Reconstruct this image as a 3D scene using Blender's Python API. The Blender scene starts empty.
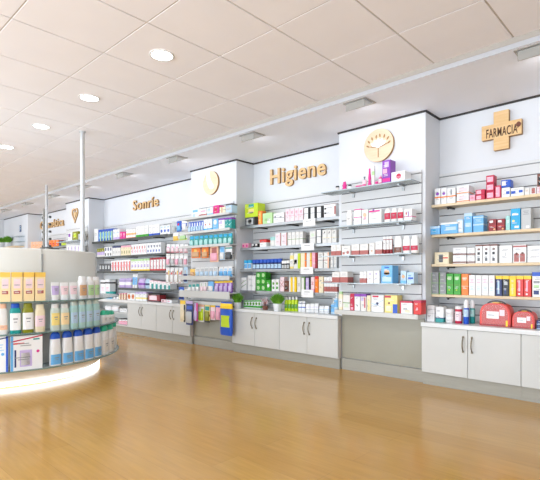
import bpy, bmesh, math, random
from mathutils import Vector
random.seed(7)
C = bpy.context.scene.collection
scn = bpy.context.scene
PI = math.pi

# ---------------------------------------------------------------- survey of the room (camera at the origin, eye height H)
H = 1.0; FP = 453.3; HX = 270.0; HY = 275.5
AN = math.atan2(482, FP)
FX, FY = -math.cos(AN), math.sin(AN)
RX, RY = math.sin(AN), math.cos(AN)
def ray(px):
    u = (px-HX)/FP
    return FX+u*RX, FY+u*RY
def PX(px, Y):                       # where a vertical sight line meets the plane y = Y
    v = ray(px); return v[0]*Y/v[1]
def ZZ(px, py, Y):
    v = ray(px); return H-(py-HY)/FP*(Y/v[1])

CEIL = 2.62; SOFF = 2.547; BULK = 3.394
WALL = 4.41; COLF = 4.09; CABF = 4.00; PLF = 4.03
XL = -13.93; XR = 2.6; YF = -3.2
COLS = [(-13.93, -12.13), (-9.85, -8.78), (-5.45, -4.46), (-2.82, -1.847)]

# ---------------------------------------------------------------- materials
def lin(h):
    h = h.lstrip('#'); r = [int(h[i:i+2], 16)/255 for i in (0, 2, 4)]
    return tuple(c/12.92 if c <= .04045 else ((c+.055)/1.055)**2.4 for c in r)
PAL = dict(white='f1f1f0', offwhite='e6e4df', cream='f0e2c0', grey='9a9c9e', lightgrey='c3c6c6', darkgrey='55585a', black='1d1d20',
    orange='f58220', paleorange='f8b878', peach='f7c3a0', yellow='fbd21a', paleyellow='f6e08a', lime='c3dc1e', green='35a51f', darkgreen='1f7a24', palegreen='b8dda0',
    leaf='5a9a2a', teal='1c9c96', paleteal='a9dcd6', mint='35c49a', cyan='22a9dc', sky='6db6ea', paleblue='bcd8ee', blue='1f57c3', navy='1b2f6b',
    purple='8a3fb0', lilac='c9b6e2', magenta='e0308f', pink='f3b0c4', palepink='f6dbe0', crimson='c51d45', red='dc3028', darkred='8f1b22', brown='7a4a3a',
    brick='b06058', olive='8d8f1c', tan='d8ab80', amber='f8cc5c', clear='d3dfd4', aqua='b5dcd9', apricot='fae0ac')
_m = {}
def mat(name, rough=.38, metal=0.0, spec=.5, hexc=None):
    k = (name, rough, metal)
    if k in _m: return _m[k]
    m = bpy.data.materials.new(name); m.use_nodes = True
    b = m.node_tree.nodes['Principled BSDF']
    c = lin(hexc or PAL[name])
    b.inputs['Base Color'].default_value = (*c, 1)
    b.inputs['Roughness'].default_value = rough
    b.inputs['Metallic'].default_value = metal
    b.inputs['Specular IOR Level'].default_value = spec
    _m[k] = m; return m
def noisy(name, h1, h2, scale=(1, 1, 1), rough=.5, bump=0.0, ns=6.0, detail=4, metal=0.0):
    m = bpy.data.materials.new(name); m.use_nodes = True
    nt = m.node_tree; b = nt.nodes['Principled BSDF']
    tc = nt.nodes.new('ShaderNodeTexCoord'); mp = nt.nodes.new('ShaderNodeMapping'); mp.inputs['Scale'].default_value = scale
    n = nt.nodes.new('ShaderNodeTexNoise'); n.inputs['Scale'].default_value = ns; n.inputs['Detail'].default_value = detail
    r = nt.nodes.new('ShaderNodeValToRGB'); r.color_ramp.elements[0].color = (*lin(h1), 1); r.color_ramp.elements[1].color = (*lin(h2), 1)
    r.color_ramp.elements[0].position = .3; r.color_ramp.elements[1].position = .7
    nt.links.new(tc.outputs['Object'], mp.inputs[0]); nt.links.new(mp.outputs[0], n.inputs[0]); nt.links.new(n.outputs[0], r.inputs[0]); nt.links.new(r.outputs[0], b.inputs['Base Color'])
    b.inputs['Roughness'].default_value = rough; b.inputs['Metallic'].default_value = metal
    if bump:
        bp = nt.nodes.new('ShaderNodeBump'); bp.inputs['Strength'].default_value = bump; bp.inputs['Distance'].default_value = .002
        nt.links.new(n.outputs[0], bp.inputs['Height']); nt.links.new(bp.outputs[0], b.inputs['Normal'])
    return m
def emis(name, hexc, s):
    m = bpy.data.materials.new(name); m.use_nodes = True; nt = m.node_tree; nt.nodes.clear()
    e = nt.nodes.new('ShaderNodeEmission'); e.inputs[0].default_value = (*lin(hexc), 1); e.inputs[1].default_value = s
    o = nt.nodes.new('ShaderNodeOutputMaterial'); nt.links.new(e.outputs[0], o.inputs[0]); return m
def glassy(name, hexc, tr=.9):
    m = bpy.data.materials.new(name); m.use_nodes = True; nt = m.node_tree; nt.nodes.clear()
    t = nt.nodes.new('ShaderNodeBsdfTransparent'); t.inputs[0].default_value = (*lin(hexc), 1)
    g = nt.nodes.new('ShaderNodeBsdfPrincipled'); g.inputs['Base Color'].default_value = (*lin(hexc), 1); g.inputs['Roughness'].default_value = .08
    mx = nt.nodes.new('ShaderNodeMixShader'); f = nt.nodes.new('ShaderNodeFresnel'); f.inputs[0].default_value = 1.45
    mr = nt.nodes.new('ShaderNodeMath'); mr.operation = 'MAXIMUM'; mr.inputs[1].default_value = 1-tr
    o = nt.nodes.new('ShaderNodeOutputMaterial')
    nt.links.new(f.outputs[0], mr.inputs[0]); nt.links.new(mr.outputs[0], mx.inputs[0]); nt.links.new(t.outputs[0], mx.inputs[1]); nt.links.new(g.outputs[0], mx.inputs[2]); nt.links.new(mx.outputs[0], o.inputs[0])
    return m
def floor_mat():
    m = bpy.data.materials.new('beech_floorboards'); m.use_nodes = True; nt = m.node_tree; b = nt.nodes['Principled BSDF']; N = nt.nodes.new; L = nt.links.new
    tc = N('ShaderNodeTexCoord')
    br = N('ShaderNodeTexBrick'); br.inputs['Scale'].default_value = 1; br.inputs['Brick Width'].default_value = 1.35; br.inputs['Row Height'].default_value = .19
    br.inputs['Mortar Size'].default_value = .0012; br.inputs['Mortar Smooth'].default_value = .6; br.offset = .37; br.inputs['Bias'].default_value = 0
    br.inputs['Color1'].default_value = (*lin('c2964b'), 1); br.inputs['Color2'].default_value = (*lin('b98c41'), 1); br.inputs['Mortar'].default_value = (*lin('a07736'), 1)
    L(tc.outputs['Object'], br.inputs['Vector'])
    mp = N('ShaderNodeMapping'); mp.inputs['Scale'].default_value = (1.2, 14, 1); n = N('ShaderNodeTexNoise'); n.inputs['Scale'].default_value = 3; n.inputs['Detail'].default_value = 6
    L(tc.outputs['Object'], mp.inputs[0]); L(mp.outputs[0], n.inputs[0])
    r = N('ShaderNodeValToRGB'); r.color_ramp.elements[0].color = (.88, .86, .80, 1); r.color_ramp.elements[1].color = (1.04, 1.03, 1.0, 1); r.color_ramp.elements[0].position = .3; r.color_ramp.elements[1].position = .7
    L(n.outputs[0], r.inputs[0])
    mx = N('ShaderNodeMix'); mx.data_type = 'RGBA'; mx.blend_type = 'MULTIPLY'; mx.inputs[0].default_value = 1
    L(br.outputs[0], mx.inputs[6]); L(r.outputs[0], mx.inputs[7]); L(mx.outputs[2], b.inputs['Base Color'])
    b.inputs['Roughness'].default_value = .19; b.inputs['Specular IOR Level'].default_value = .62
    return m
M_floor = floor_mat()
M_wall = noisy('white_wall_paint', 'dbdde0', 'e0e2e5', ns=1.5, rough=.6)
M_slat = noisy('white_slat_board', 'd6d6d5', 'dcdcdb', ns=1.5, rough=.4)
M_groove = mat('groove', hexc='6e6c6c', rough=.6)
M_tile = noisy('ceiling_tile_board', 'f3f0f2', 'f6f3f5', ns=3, rough=.9)
M_grid = mat('ceiling_grid', hexc='cdc4b8', rough=.7)
M_soff = noisy('soffit_paint', 'eff2fa', 'f2f5fd', ns=1.2, rough=.7)
M_step = mat('bulkhead_edge', hexc='c2c4c8', rough=.7)
M_glassgreen = glassy('green_glass_edge', '86a99d', .3)
M_beige = mat('beige_strip', hexc='b4ada4', rough=.6)
M_dark = mat('shadow_gap', hexc='34302f', rough=.6)
M_cab = noisy('white_laminate', 'cbcbc6', 'd1d1cc', ns=2, rough=.33)
M_top = noisy('white_worktop', 'dedfdd', 'e4e5e3', ns=2, rough=.3)
M_edge = mat('cabinet_edge', hexc='cfc6bf', rough=.5)
M_plinth = noisy('brushed_plinth', '9e9b8f', 'a6a397', scale=(1, 1, 20), ns=4, rough=.35)
M_greyp = noisy('grey_panel_laminate', '979484', '9e9b8b', ns=2, rough=.3)
M_handle = mat('nickel_handle', hexc='8b8270', rough=.3, metal=.9)
M_wood = noisy('beech_veneer', 'ecc894', 'dfb57c', scale=(1, 1, 9), ns=5, rough=.45)
M_palewood = noisy('pale_maple_veneer', 'ebd0b2', 'e2c4a2', scale=(1, 1, 9), ns=5, rough=.5)
M_woodside = mat('wood_cut_edge', hexc='a87f4e', rough=.6)
M_shelfwood = noisy('pale_beech_shelf', 'ead6b4', 'dec59c', scale=(1, 9, 9), ns=5, rough=.45)
M_burn = mat('burnt_lettering', hexc='5a3a24', rough=.7)
M_inlay = mat('white_inlay', hexc='ffffff', rough=.6)
M_metal = mat('satin_aluminium', hexc='b7babb', rough=.35, metal=.75)
M_pole = mat('pole_aluminium', hexc='cfd2d3', rough=.4, metal=.35)
M_shelfgrey = mat('grey_shelf_metal', hexc='a9adaa', rough=.4, metal=.1)
M_shelfdark = mat('dark_shelf_edge', hexc='4f5350', rough=.4)
M_bracket = mat('black_bracket', hexc='2c2926', rough=.5)
M_glass = glassy('shelf_glass', 'f2f8fa', .68)
M_glassedge = glassy('shelf_glass_edge', 'cfdde3', .2)
M_plastic = glassy('clear_plastic', 'f8fafa', .94)
M_panel = noisy('island_panel_paint', 'dad9d1', 'e0dfd8', ns=2, rough=.5)
M_pot = mat('white_ceramic_pot', hexc='e6e8ea', rough=.25)
M_grass = noisy('grass_blades', '4c9222', '86c43c', ns=30, rough=.6)
M_lampwhite = mat('white_lamp_metal', hexc='d8d8d6', rough=.4)
M_lampgrey = mat('grey_lamp_metal', hexc='a8a6a0', rough=.4)
E_down = emis('downlight_glow', 'ffffff', 9)
E_spot = emis('spotlight_glow', 'ffffff', 14)
E_led = emis('led_strip_glow', 'ffffff', 4.2)

# ---------------------------------------------------------------- mesh builder
class MB:
    def __init__(s): s.v = []; s.f = []; s.m = []; s.sm = []; s.mats = []
    def mi(s, m):
        if m not in s.mats: s.mats.append(m)
        return s.mats.index(m)
    def face(s, idx, m, smooth=False): s.f.append(tuple(idx)); s.m.append(s.mi(m)); s.sm.append(smooth)
    def box(s, x0, x1, y0, y1, z0, z1, m, ch=0.0):
        if x1 < x0: x0, x1 = x1, x0
        if ch <= 0:
            b = len(s.v)
            s.v += [(x, y, z) for z in (z0, z1) for y in (y0, y1) for x in (x0, x1)]
            for q in ((0, 2, 3, 1), (4, 5, 7, 6), (0, 1, 5, 4), (2, 6, 7, 3), (0, 4, 6, 2), (1, 3, 7, 5)): s.face([b+i for i in q], m)
            return
        ch = min(ch, (x1-x0)*.3, (y1-y0)*.3, (z1-z0)*.3)
        # chamfered box: three vertices per corner
        b = len(s.v); X = (x0, x1); Y = (y0, y1); Z = (z0, z1); sg = (1, -1)
        def vid(i, j, k, a): return b+((i*2+j)*2+k)*3+a
        for i in (0, 1):
            for j in (0, 1):
                for k in (0, 1):
                    x, y, z = X[i], Y[j], Z[k]; dx, dy, dz = sg[i]*ch, sg[j]*ch, sg[k]*ch
                    s.v += [(x, y+dy, z+dz), (x+dx, y, z+dz), (x+dx, y+dy, z)]
        for i in (0, 1):
            q = [vid(i, 0, 0, 0), vid(i, 1, 0, 0), vid(i, 1, 1, 0), vid(i, 0, 1, 0)]; s.face(q if i else q[::-1], m)
            q = [vid(0, i, 0, 1), vid(1, i, 0, 1), vid(1, i, 1, 1), vid(0, i, 1, 1)]; s.face(q[::-1] if i else q, m)
            q = [vid(0, 0, i, 2), vid(1, 0, i, 2), vid(1, 1, i, 2), vid(0, 1, i, 2)]; s.face(q if i else q[::-1], m)
        for i in (0, 1):
            for j in (0, 1):
                s.face([vid(i, j, 0, 0), vid(i, j, 1, 0), vid(i, j, 1, 1), vid(i, j, 0, 1)], m)
                s.face([vid(i, 0, j, 0), vid(i, 1, j, 0), vid(i, 1, j, 2), vid(i, 0, j, 2)], m)
                s.face([vid(0, i, j, 1), vid(1, i, j, 1), vid(1, i, j, 2), vid(0, i, j, 2)], m)
                for k in (0, 1): s.face([vid(i, j, k, 0), vid(i, j, k, 1), vid(i, j, k, 2)], m)
    def loft(s, secs, m, n=20, cx=0, cy=0, caps=True, a0=0, a1=2*PI, off=0):
        closed = abs(a1-a0-2*PI) < 1e-6
        k = n if closed else n+1
        rings = []
        for (z, hw, hd, e) in secs:
            b = len(s.v); rings.append(b)
            for i in range(k):
                t = a0+(a1-a0)*i/n; c, q = math.cos(t), math.sin(t)
                s.v.append((cx+(hw+off)*math.copysign(abs(c)**(2/e), c), cy+(hd+off)*math.copysign(abs(q)**(2/e), q), z))
        for r in range(len(rings)-1):
            for i in range(n):
                j = (i+1) % k
                s.face([rings[r]+i, rings[r]+j, rings[r+1]+j, rings[r+1]+i], m, True)
        if caps and closed:
            for r, rev in ((0, True), (-1, False)):
                b = len(s.v); s.v += [s.v[rings[r]+i] for i in range(n)]
                q = list(range(b, b+n)); s.face(q[::-1] if rev else q, m)
    def prism(s, pts, y0, y1, m, mside=None):      # outline in x,z extruded along y (y0 = front)
        n = len(pts); b = len(s.v)
        s.v += [(x, y0, z) for x, z in pts]+[(x, y1, z) for x, z in pts]
        s.face(range(b, b+n), m); s.face(reversed(range(b+n, b+2*n)), mside or m)
        for i in range(n):
            j = (i+1) % n; s.face([b+j, b+i, b+n+i, b+n+j], mside or m)
    def tube(s, pts, r, m, n=8):
        rings = []
        for i, p in enumerate(pts):
            p = Vector(p); a = Vector(pts[max(i-1, 0)]); c = Vector(pts[min(i+1, len(pts)-1)]); d = (c-a).normalized()
            u = d.cross(Vector((0, 0, 1)) if abs(d.z) < .9 else Vector((1, 0, 0))).normalized(); w = d.cross(u)
            b = len(s.v); rings.append(b)
            for k in range(n):
                t = 2*PI*k/n; s.v.append(tuple(p+u*r*math.cos(t)+w*r*math.sin(t)))
        for i in range(len(rings)-1):
            for k in range(n): s.face([rings[i]+k, rings[i]+(k+1) % n, rings[i+1]+(k+1) % n, rings[i+1]+k], m, True)
        s.face(reversed(range(rings[0], rings[0]+n)), m); s.face(range(rings[-1], rings[-1]+n), m)
    def mesh(s, name):
        me = bpy.data.meshes.new(name); me.from_pydata(s.v, [], s.f)
        for m in s.mats: me.materials.append(m)
        me.polygons.foreach_set('material_index', s.m); me.polygons.foreach_set('use_smooth', s.sm)
        bm = bmesh.new(); bm.from_mesh(me); bmesh.ops.recalc_face_normals(bm, faces=bm.faces); bm.to_mesh(me); bm.free()
        me.update(); return me
    def build(s, name, parent=None, loc=(0, 0, 0), rz=0): return link(name, s.mesh(name), parent, loc, rz)
def link(name, me, parent=None, loc=(0, 0, 0), rz=0):
    o = bpy.data.objects.new(name, me); C.objects.link(o); o.location = loc; o.rotation_euler = (0, 0, rz)
    if parent: o.parent = parent
    return o
def thing(name, label, cat, loc=(0, 0, 0), rz=0, group=None):
    return tag(link(name, None, None, loc, rz), label, cat, group)
def tag(o, label, cat, group=None):
    o['label'] = label; o['category'] = cat
    if group: o['group'] = group
    return o
def struct(mb, name):
    o = mb.build(name); o['kind'] = 'structure'; return o

# ---------------------------------------------------------------- room shell
b = MB(); b.box(XL-.1, XR, YF, WALL+.1, -.08, 0, M_floor); struct(b, 'floor')
b = MB()
ylines = [YF-.05, -2.69, -2.08, -1.47, -.86, -.25, .352, .964, 1.576, 2.188, 2.80, BULK]
xl = [-2.565-.58*k for k in range(20)][::-1]; xl = [x for x in xl if x > XL]+[-2.0125, -1.46, -.907, -.355, .198, .75, 1.30, 1.855, 2.41]
xl = [XL]+xl+[XR]
b.box(XL, XR, YF, BULK, CEIL+.006, CEIL+.06, M_grid)
for i in range(len(xl)-1):
    for j in range(len(ylines)-1):
        if xl[i+1]-xl[i] > .05: b.box(xl[i]+.006, xl[i+1]-.006, ylines[j]+.005, ylines[j+1]-.005, CEIL, CEIL+.02, M_tile, .001)
struct(b, 'ceiling')
b = MB(); b.box(XL, XR, BULK, WALL+.1, SOFF, SOFF+.14, M_soff); b.box(XL, XR, BULK-.004, BULK, SOFF, SOFF+.036, M_step)
o = struct(b, 'ceiling')
b = MB(); b.box(XL, XR, BULK-.008, BULK-.003, SOFF+.036, CEIL, M_beige); struct(b, 'bulkhead_strip')  # beige strip over the upper half of the bulkhead face
b = MB()
b.box(XL, XR, WALL, WALL+.1, 0, SOFF, M_wall)
for x0, x1 in COLS: b.box(x0, x1, COLF, WALL, 0, SOFF, M_wall)
struct(b, 'wall_back')
b = MB(); b.box(XL-.1, XL, YF, WALL+.1, 0, CEIL+.06, M_wall); struct(b, 'wall_left')
b = MB(); b.box(XR, XR+.1, YF, WALL+.1, 0, CEIL+.06, M_wall); struct(b, 'wall_right')
# unseen shop front added behind the camera for its daylight: low sill, posts, a lintel and glass panes between
b = MB(); b.box(XL-.1, XR+.1, YF-.12, YF, 0, .25, M_wall); b.box(XL-.1, XR+.1, YF-.12, YF, 2.5, CEIL+.06, M_wall)
for k in range(7):
    x = XL+(XR-XL)*k/6; b.box(x-.12, x+.12, YF-.12, YF, .25, 2.5, M_wall)
struct(b, 'wall_front')
M_pane = glassy('window_pane', 'ffffff', .95)
for k in range(6):
    x0 = XL+(XR-XL)*k/6+.12; x1 = XL+(XR-XL)*(k+1)/6-.12
    b = MB(); b.box(x0, x1, YF-.07, YF-.06, .25, 2.5, M_pane); struct(b, 'window_%d' % (k+1))
# dark shadow-gap line where the wall meets the soffit
b = MB(); g = .017; t = .012
xs = XL
def gap(x0, x1, y): b.box(x0, x1, y-t, y, SOFF-g, SOFF, M_dark)
prev = XL
for x0, x1 in COLS:
    if x0 > prev+.01: gap(prev, x0, WALL)
    gap(x0-t if x0 > XL else x0, x1+t, COLF)
    b.box(x1, x1+t, COLF, WALL, SOFF-g, SOFF, M_dark)
    if x0 > XL: b.box(x0-t, x0, COLF, WALL, SOFF-g, SOFF, M_dark)
    prev = x1
gap(prev, XR, WALL)
struct(b, 'trim_2')

# slatted boards on the walls
GT = 1.965; GP = .0953
def slatwall(x0, x1, yw, z0, label, ztop=GT):
    b = MB(); z = ztop; b.box(x0, x1, yw-.006, yw-.001, z0, ztop+.002, M_groove)
    b.box(x0, x1, yw-.016, yw-.006, ztop+.005, ztop+.03, M_slat)
    while z > z0+.01:
        lo = max(z-GP+.0045, z0); b.box(x0, x1, yw-.016, yw-.006, lo, z-.0045, M_slat); z -= GP
    tag(b.build('slatwall_panel'), label, 'wall panel', 'white slatted wall panels')
slatwall(-1.845, XR-.01, WALL, .57, 'white slatted wall board in the alcove under the wooden cross')
slatwall(-4.455, -2.825, WALL, .57, 'white slatted wall board in the alcove under the Higiene lettering')
slatwall(-8.775, -5.455, WALL, .57, 'white slatted wall board in the alcove under the Sonríe lettering')
slatwall(-2.78, -1.88, COLF, .62, 'white slatted board on the pillar under the tree emblem')
slatwall(-5.41, -4.50, COLF, .62, 'white slatted board on the pillar under the drop emblem')
slatwall(-12.12, -9.86, WALL, .57, 'white slatted board in the far alcove beyond the heart pillar')
slatwall(-9.82, -8.82, COLF, .62, 'white slatted board on the pillar under the heart emblem')

# ---------------------------------------------------------------- lamps
def area(loc, size, power, rot=(0, 0, 0), col=(1, 1, 1), shape='DISK', sy=None, spread=None):
    l = bpy.data.lights.new('lamp_light', 'AREA'); l.shape = shape; l.size = size
    if sy: l.size_y = sy
    l.energy = power; l.color = col
    if spread: l.spread = spread
    o = bpy.data.objects.new('lamp_light', l); C.objects.link(o); o.location = loc; o.rotation_euler = rot; o['kind'] = 'light'; return o
DLX = [-2.86, -4.03, -5.18, -6.33, -7.49, -8.65, -9.81, -10.97, -12.1, -1.74, -.6]
phr = {-2.86: 'nearest and largest whole', -4.03: 'second nearest', -5.18: 'third nearest', -6.33: 'fourth nearest, half cut by the left edge,'}
for x in DLX:
    for y in (1.882, -.56):
        vis = y > 0 and x in phr
        if y > 0 and x in DLX[:4] or y > 0 and x == -1.74:
            lab = ('%s round recessed downlight in the tiled ceiling' % phr.get(x, 'round recessed downlight just above the top edge,')) if x in phr else 'round recessed downlight nearest the camera, above the top edge'
        else: lab = 'round recessed downlight in the tiled ceiling outside the picture'
        r = thing('ceiling_downlight', lab, 'ceiling light', (x, y, CEIL), 0, 'round recessed ceiling downlights' if 'outside' not in lab else 'downlights outside the picture')
        m = MB(); m.loft([(-.004, .092, .092, 2), (-.008, .088, .088, 2), (-.008, .078, .078, 2), (-.001, .076, .076, 2)], M_lampwhite, 32, caps=False); m.build('trim_ring', r)
        m = MB(); m.loft([(-.003, .077, .077, 2), (-.002, .077, .077, 2)], E_down, 32); m.build('diffuser', r)
        area((x, y, CEIL-.012), .15, 3.7, col=(.80, .90, 1), spread=2.8)
SPX = [-.80, -2.20, -3.57, -4.98, -6.35, -7.71, -9.07, -10.43, -11.8, .6]
splab = {-.80: 'square tilted wall washer at the right edge near the cross', -2.20: 'square tilted wall washer in front of the tree emblem pillar',
    -3.57: 'square tilted wall washer in front of the Higiene lettering', -4.98: 'square tilted wall washer in front of the drop emblem pillar',
    -6.35: 'square tilted wall washer in front of the Sonríe lettering', -7.71: 'square tilted wall washer just right of the near steel pole',
    -9.07: 'square tilted wall washer in front of the heart emblem pillar', -10.43: 'square tilted wall washer just right of the far thin pole', -11.8: 'square tilted wall washer nearest the far left wall'}
for x in SPX:
    y = 3.51; w = .105; v = .08; dd = .072
    r = thing('wall_washer_light', splab.get(x, 'square tilted wall washer outside the picture'), 'ceiling light', (x, y, SOFF), 0, 'square wall washers in the lowered ceiling strip')
    m = MB()
    for (a, c, d, e) in ((-w-.012, w+.012, -v-.012, -v), (-w-.012, w+.012, v, v+.012), (-w-.012, -w, -v, v), (w, w+.012, -v, v)): m.box(a, c, d, e, -.006, -.0005, M_lampgrey)
    m.build('frame', r)
    def wedge(m, xa, xb, pts, mt, mt0=None):
        q = len(m.v); m.v += [(xx, yy, zz) for xx in (xa, xb) for yy, zz in pts]
        for fc in ((0, 1, 2, 3), (7, 6, 5, 4), (0, 4, 5, 1), (1, 5, 6, 2), (2, 6, 7, 3), (3, 7, 4, 0)): m.face([q+i for i in fc], (mt0 if mt0 and fc == (1, 5, 6, 2) else mt))
    m = MB()        # wedge shroud, deep on the room side, open towards the wall
    m.box(-w+.01, w-.01, -v+.008, -v+.014, -dd, -.006, M_lampgrey)
    for sx in (-1, 1): wedge(m, sx*(w-.01), sx*(w-.016), ((-v+.014, -.006), (-v+.014, -dd), (v-.014, -.010), (v-.014, -.006)), M_lampwhite)
    m.build('shroud', r)
    m = MB(); wedge(m, -w+.017, w-.017, ((-v+.015, -dd+.014), (-v+.015, -dd+.008), (v-.018, -.008), (v-.018, -.006)), M_lampwhite, E_spot)
    m.build('lens', r)
    area((x, y+.02, SOFF-.078),   .13, .6, rot=(math.radians(48), 0, 0), col=(.82, .90, 1), shape='SQUARE', spread=2.9)
# added area light outside the shop front, tilted up to brighten the ceiling
ceil_uplight = area((-5.6, YF-.35, 1.0), 16, 850, rot=(math.radians(130), 0, 0), col=(.76, .87, 1), shape='RECTANGLE', sy=2.3)

# ---------------------------------------------------------------- cabinets, worktops, panels
def handle_mesh():
    m = MB(); pts = []
    for k in range(11):
        t = k/10; pts.append((0, -.008-.022*math.sin(PI*t), -.065+.13*t))
    m.tube(pts, .0055, M_handle, 8)
    m.box(-.007, .007, -.012, 0, -.072, -.058, M_handle); m.box(-.007, .007, -.012, 0, .058, .072, M_handle)
    return m.mesh('handle')
HM = handle_mesh()
def clipbox(m, ox, x0, x1, y0, y1, z0, z1, mt, ch=0):
    """box that stops at the pillar faces; ox = world x of the local origin"""
    cuts = sorted({x0, x1, *[c-ox for p in COLS for c in p if x0 < c-ox < x1]})
    for a, c in zip(cuts, cuts[1:]):
        mid = (a+c)/2+ox; inn = any(p[0] < mid < p[1] for p in COLS); m.box(a+.0005*inn, c-.0005*inn, y0, min(y1, COLF-.0285) if inn else y1, z0, z1, mt, ch)
CT = .57; CB = .115; TT = .036
def cabinet(x0, x1, label, doors=2, open_front=False):
    r = thing('base_cabinet', label, 'cabinet', (x0, 0, 0), 0, 'white base cabinets along the wall')
    w = x1-x0; m = MB()
    if open_front:
        for a, c in ((0, .018), (w-.018, w)): m.box(a, c, CABF+.005, WALL-.02, CB, CT-TT, M_cab)
        m.box(.018, w-.018, WALL-.04, WALL-.02, CB, CT-TT, M_cab); m.box(.018, w-.018, CABF+.005, WALL-.04, CB, CB+.018, M_cab)
        m.box(.018, w-.018, CABF+.005, WALL-.04, CT-TT-.018, CT-TT, M_cab); m.build('body', r)
        m = MB(); m.box(.018, w-.018, CABF+.02, WALL-.04, CB+.21, CB+.228, M_cab); m.build('shelf', r)
    else:
        clipbox(m, x0, .0005, w-.0005, CABF+.02, WALL-.02, CB, CT-TT-.001, M_edge); m.build('body', r)
    m = MB(); clipbox(m, x0, .0005, w-.0005, PLF, WALL-.02, 0, CB-.001, M_plinth); m.build('plinth', r)
    for k in range(0 if open_front else doors):
        a = w*k/doors+.002; c = w*(k+1)/doors-.002
        m = MB(); m.box(a, c, CABF, CABF+.019, CB+.001, CT-TT-.004, M_cab, .0015); d = m.build('door', r)
        hx = c-.035 if k == 0 else a+.035
        link('handle', HM, d, (hx, CABF, .405))
    return r
cabinet(-1.845, -1.017, 'white two-door base cabinet under the toiletries left of the first aid bags')
cabinet(-1.017, -.189, 'white base cabinet cut by the right edge under the blue boxes')
cabinet(-.189, .639, 'white two-door base cabinet outside the picture on the right')
cabinet(-4.448, -3.61, 'white two-door base cabinet under the small potted grass and green cartons')
cabinet(-3.61, -2.772, 'white two-door base cabinet under the green bottles and white packs')
cabinet(-6.24, -5.355, 'white two-door base cabinet beside the hanging yellow and navy packs')
cabinet(-7.12, -6.24, 'white two-door base cabinet next to the open shelf unit')
cabinet(-8.76, -7.12, 'open white base unit with packs on its shelves behind the island', open_front=True)
cabinet(-11.0, -9.9, 'white base cabinet hidden behind the round island', 2)
def worktop(x0, x1, label):
    m = MB(); clipbox(m, 0, x0, x1, CABF-.012, WALL-.018, CT-TT, CT, M_top)
    tag(m.build('worktop'), label, 'worktop')
worktop(-1.846, .639, 'white worktop carrying the first aid bags under the cross')
worktop(-4.452, -2.768, 'white worktop carrying two plants under Higiene')
worktop(-8.76, -5.35, 'long white worktop under the Sonríe shelves')
worktop(-11.0, -9.9, 'white worktop in the far alcove behind the island')
def gpanel(x0, x1, label, glassy_top=False):
    r = thing('pillar_base_panel', label, 'panel', (x0, 0, 0)); w = x1-x0
    m = MB(); m.box(0, w, COLF-.02, COLF-.001, .125, .595, M_greyp, .001); m.build('panel', r)
    m = MB(); m.box(0, w, COLF-.027, COLF-.001, 0, .12, M_plinth, .001); m.build('plinth', r)
    m = MB(); m.box(0, w, COLF-.16, COLF-.001, .597, .642, M_cab, .002); m.build('ledge', r)
gpanel(-2.768, -1.85, 'bare grey base panel under the tree emblem shelves')
gpanel(-5.353, -4.455, 'grey base panel behind the hanging packs under the drop emblem')
gpanel(-9.84, -8.79, 'grey base panel of the heart emblem pillar behind the island')

# ---------------------------------------------------------------- shelves
def wood_shelf(z, x0, x1, label, yf=4.21, t=.024, brk=(-1.70, -.9, -.1)):
    r = thing('wooden_shelf', label, 'shelf', (0, 0, z), 0, 'pale wooden shelves under the cross')
    m = MB(); m.box(x0, x1, yf, WALL-.017, -t, 0, M_shelfwood, .0015); m.build('shelf_board', r)
    for x in brk:
        m = MB(); m.box(x-.012, x+.012, yf+.03, WALL-.017, -t-.014, -t-.001, M_bracket, .002); m.loft([(-t-.026, .009, .009, 2), (-t-.014, .009, .009, 2)], M_bracket, 12, x, yf+.045); m.build('bracket', r)
ORD = ['top', 'second', 'third', 'bottom']
FZ = [1.672, 1.388, 1.108, .822]
for k, z in enumerate(FZ): wood_shelf(z, -1.843, 1.4, '%s pale wooden shelf in the alcove under the wooden cross' % ORD[k])
def grey_shelf(z, x0, x1, label, grp, yf=4.15, dark=False, t=.03, nb=3):
    r = thing('metal_shelf', label, 'shelf', (0, 0, z), 0, grp)
    m = MB(); m.box(x0, x1, yf+.006, WALL-.017, -t*.6, 0, M_shelfgrey, .0015); m.build('shelf_board', r)
    m = MB(); m.box(x0, x1, yf, yf+.006, -t, .004, M_shelfdark if dark else M_metal, .001); m.build('front_rail', r)
    for k in range(nb):
        x = x0+(x1-x0)*(k+.5)/nb
        m = MB(); m.box(x-.01, x+.01, yf+.02, WALL-.017, -t*.6-.016, -t*.6-.001, M_bracket); m.build('bracket', r)
HZ = [1.652, 1.362, 1.078, .80]
for k, z in enumerate(HZ): grey_shelf(z, -4.452, -2.83, '%s grey metal shelf under the Higiene lettering' % ORD[k], 'grey shelves under Higiene')
SZ = [1.663, 1.358, 1.08, .775]
for k, z in enumerate(SZ): grey_shelf(z, -8.77 if k < 3 else -7.76, -6.15 if k < 3 else -6.05, '%s dark-edged shelf under the Sonríe lettering' % ORD[k], 'dark-edged shelves under Sonríe', dark=True)
TZ = [1.878, 1.505, 1.205, .925]
for k, z in enumerate(TZ):
    r = thing('glass_shelf', '%s glass shelf on the pillar with the tree emblem' % ORD[k], 'shelf', (0, 0, z), 0, 'glass shelves under the tree emblem')
    m = MB(); m.box(-2.90, -1.885, 3.875, 4.072, -.008, 0, M_glass); m.build('glass_pane', r)
    m = MB(); m.box(-2.90, -1.885, 3.871, 3.875, -.009, .001, M_glassedge); m.build('polished_edge', r)
    for x in (-2.62, -2.06):
        m = MB(); m.box(x-.012, x+.012, 3.96, 4.073, -.022, -.009, M_metal, .002); m.box(x-.012, x+.012, 4.06, 4.073, -.06, -.022, M_metal); m.build('bracket', r)
DZ = [1.815, 1.61, 1.41, 1.20, .985, .775]
DORD = ['top', 'second', 'third', 'fourth', 'fifth', 'lowest']
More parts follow.
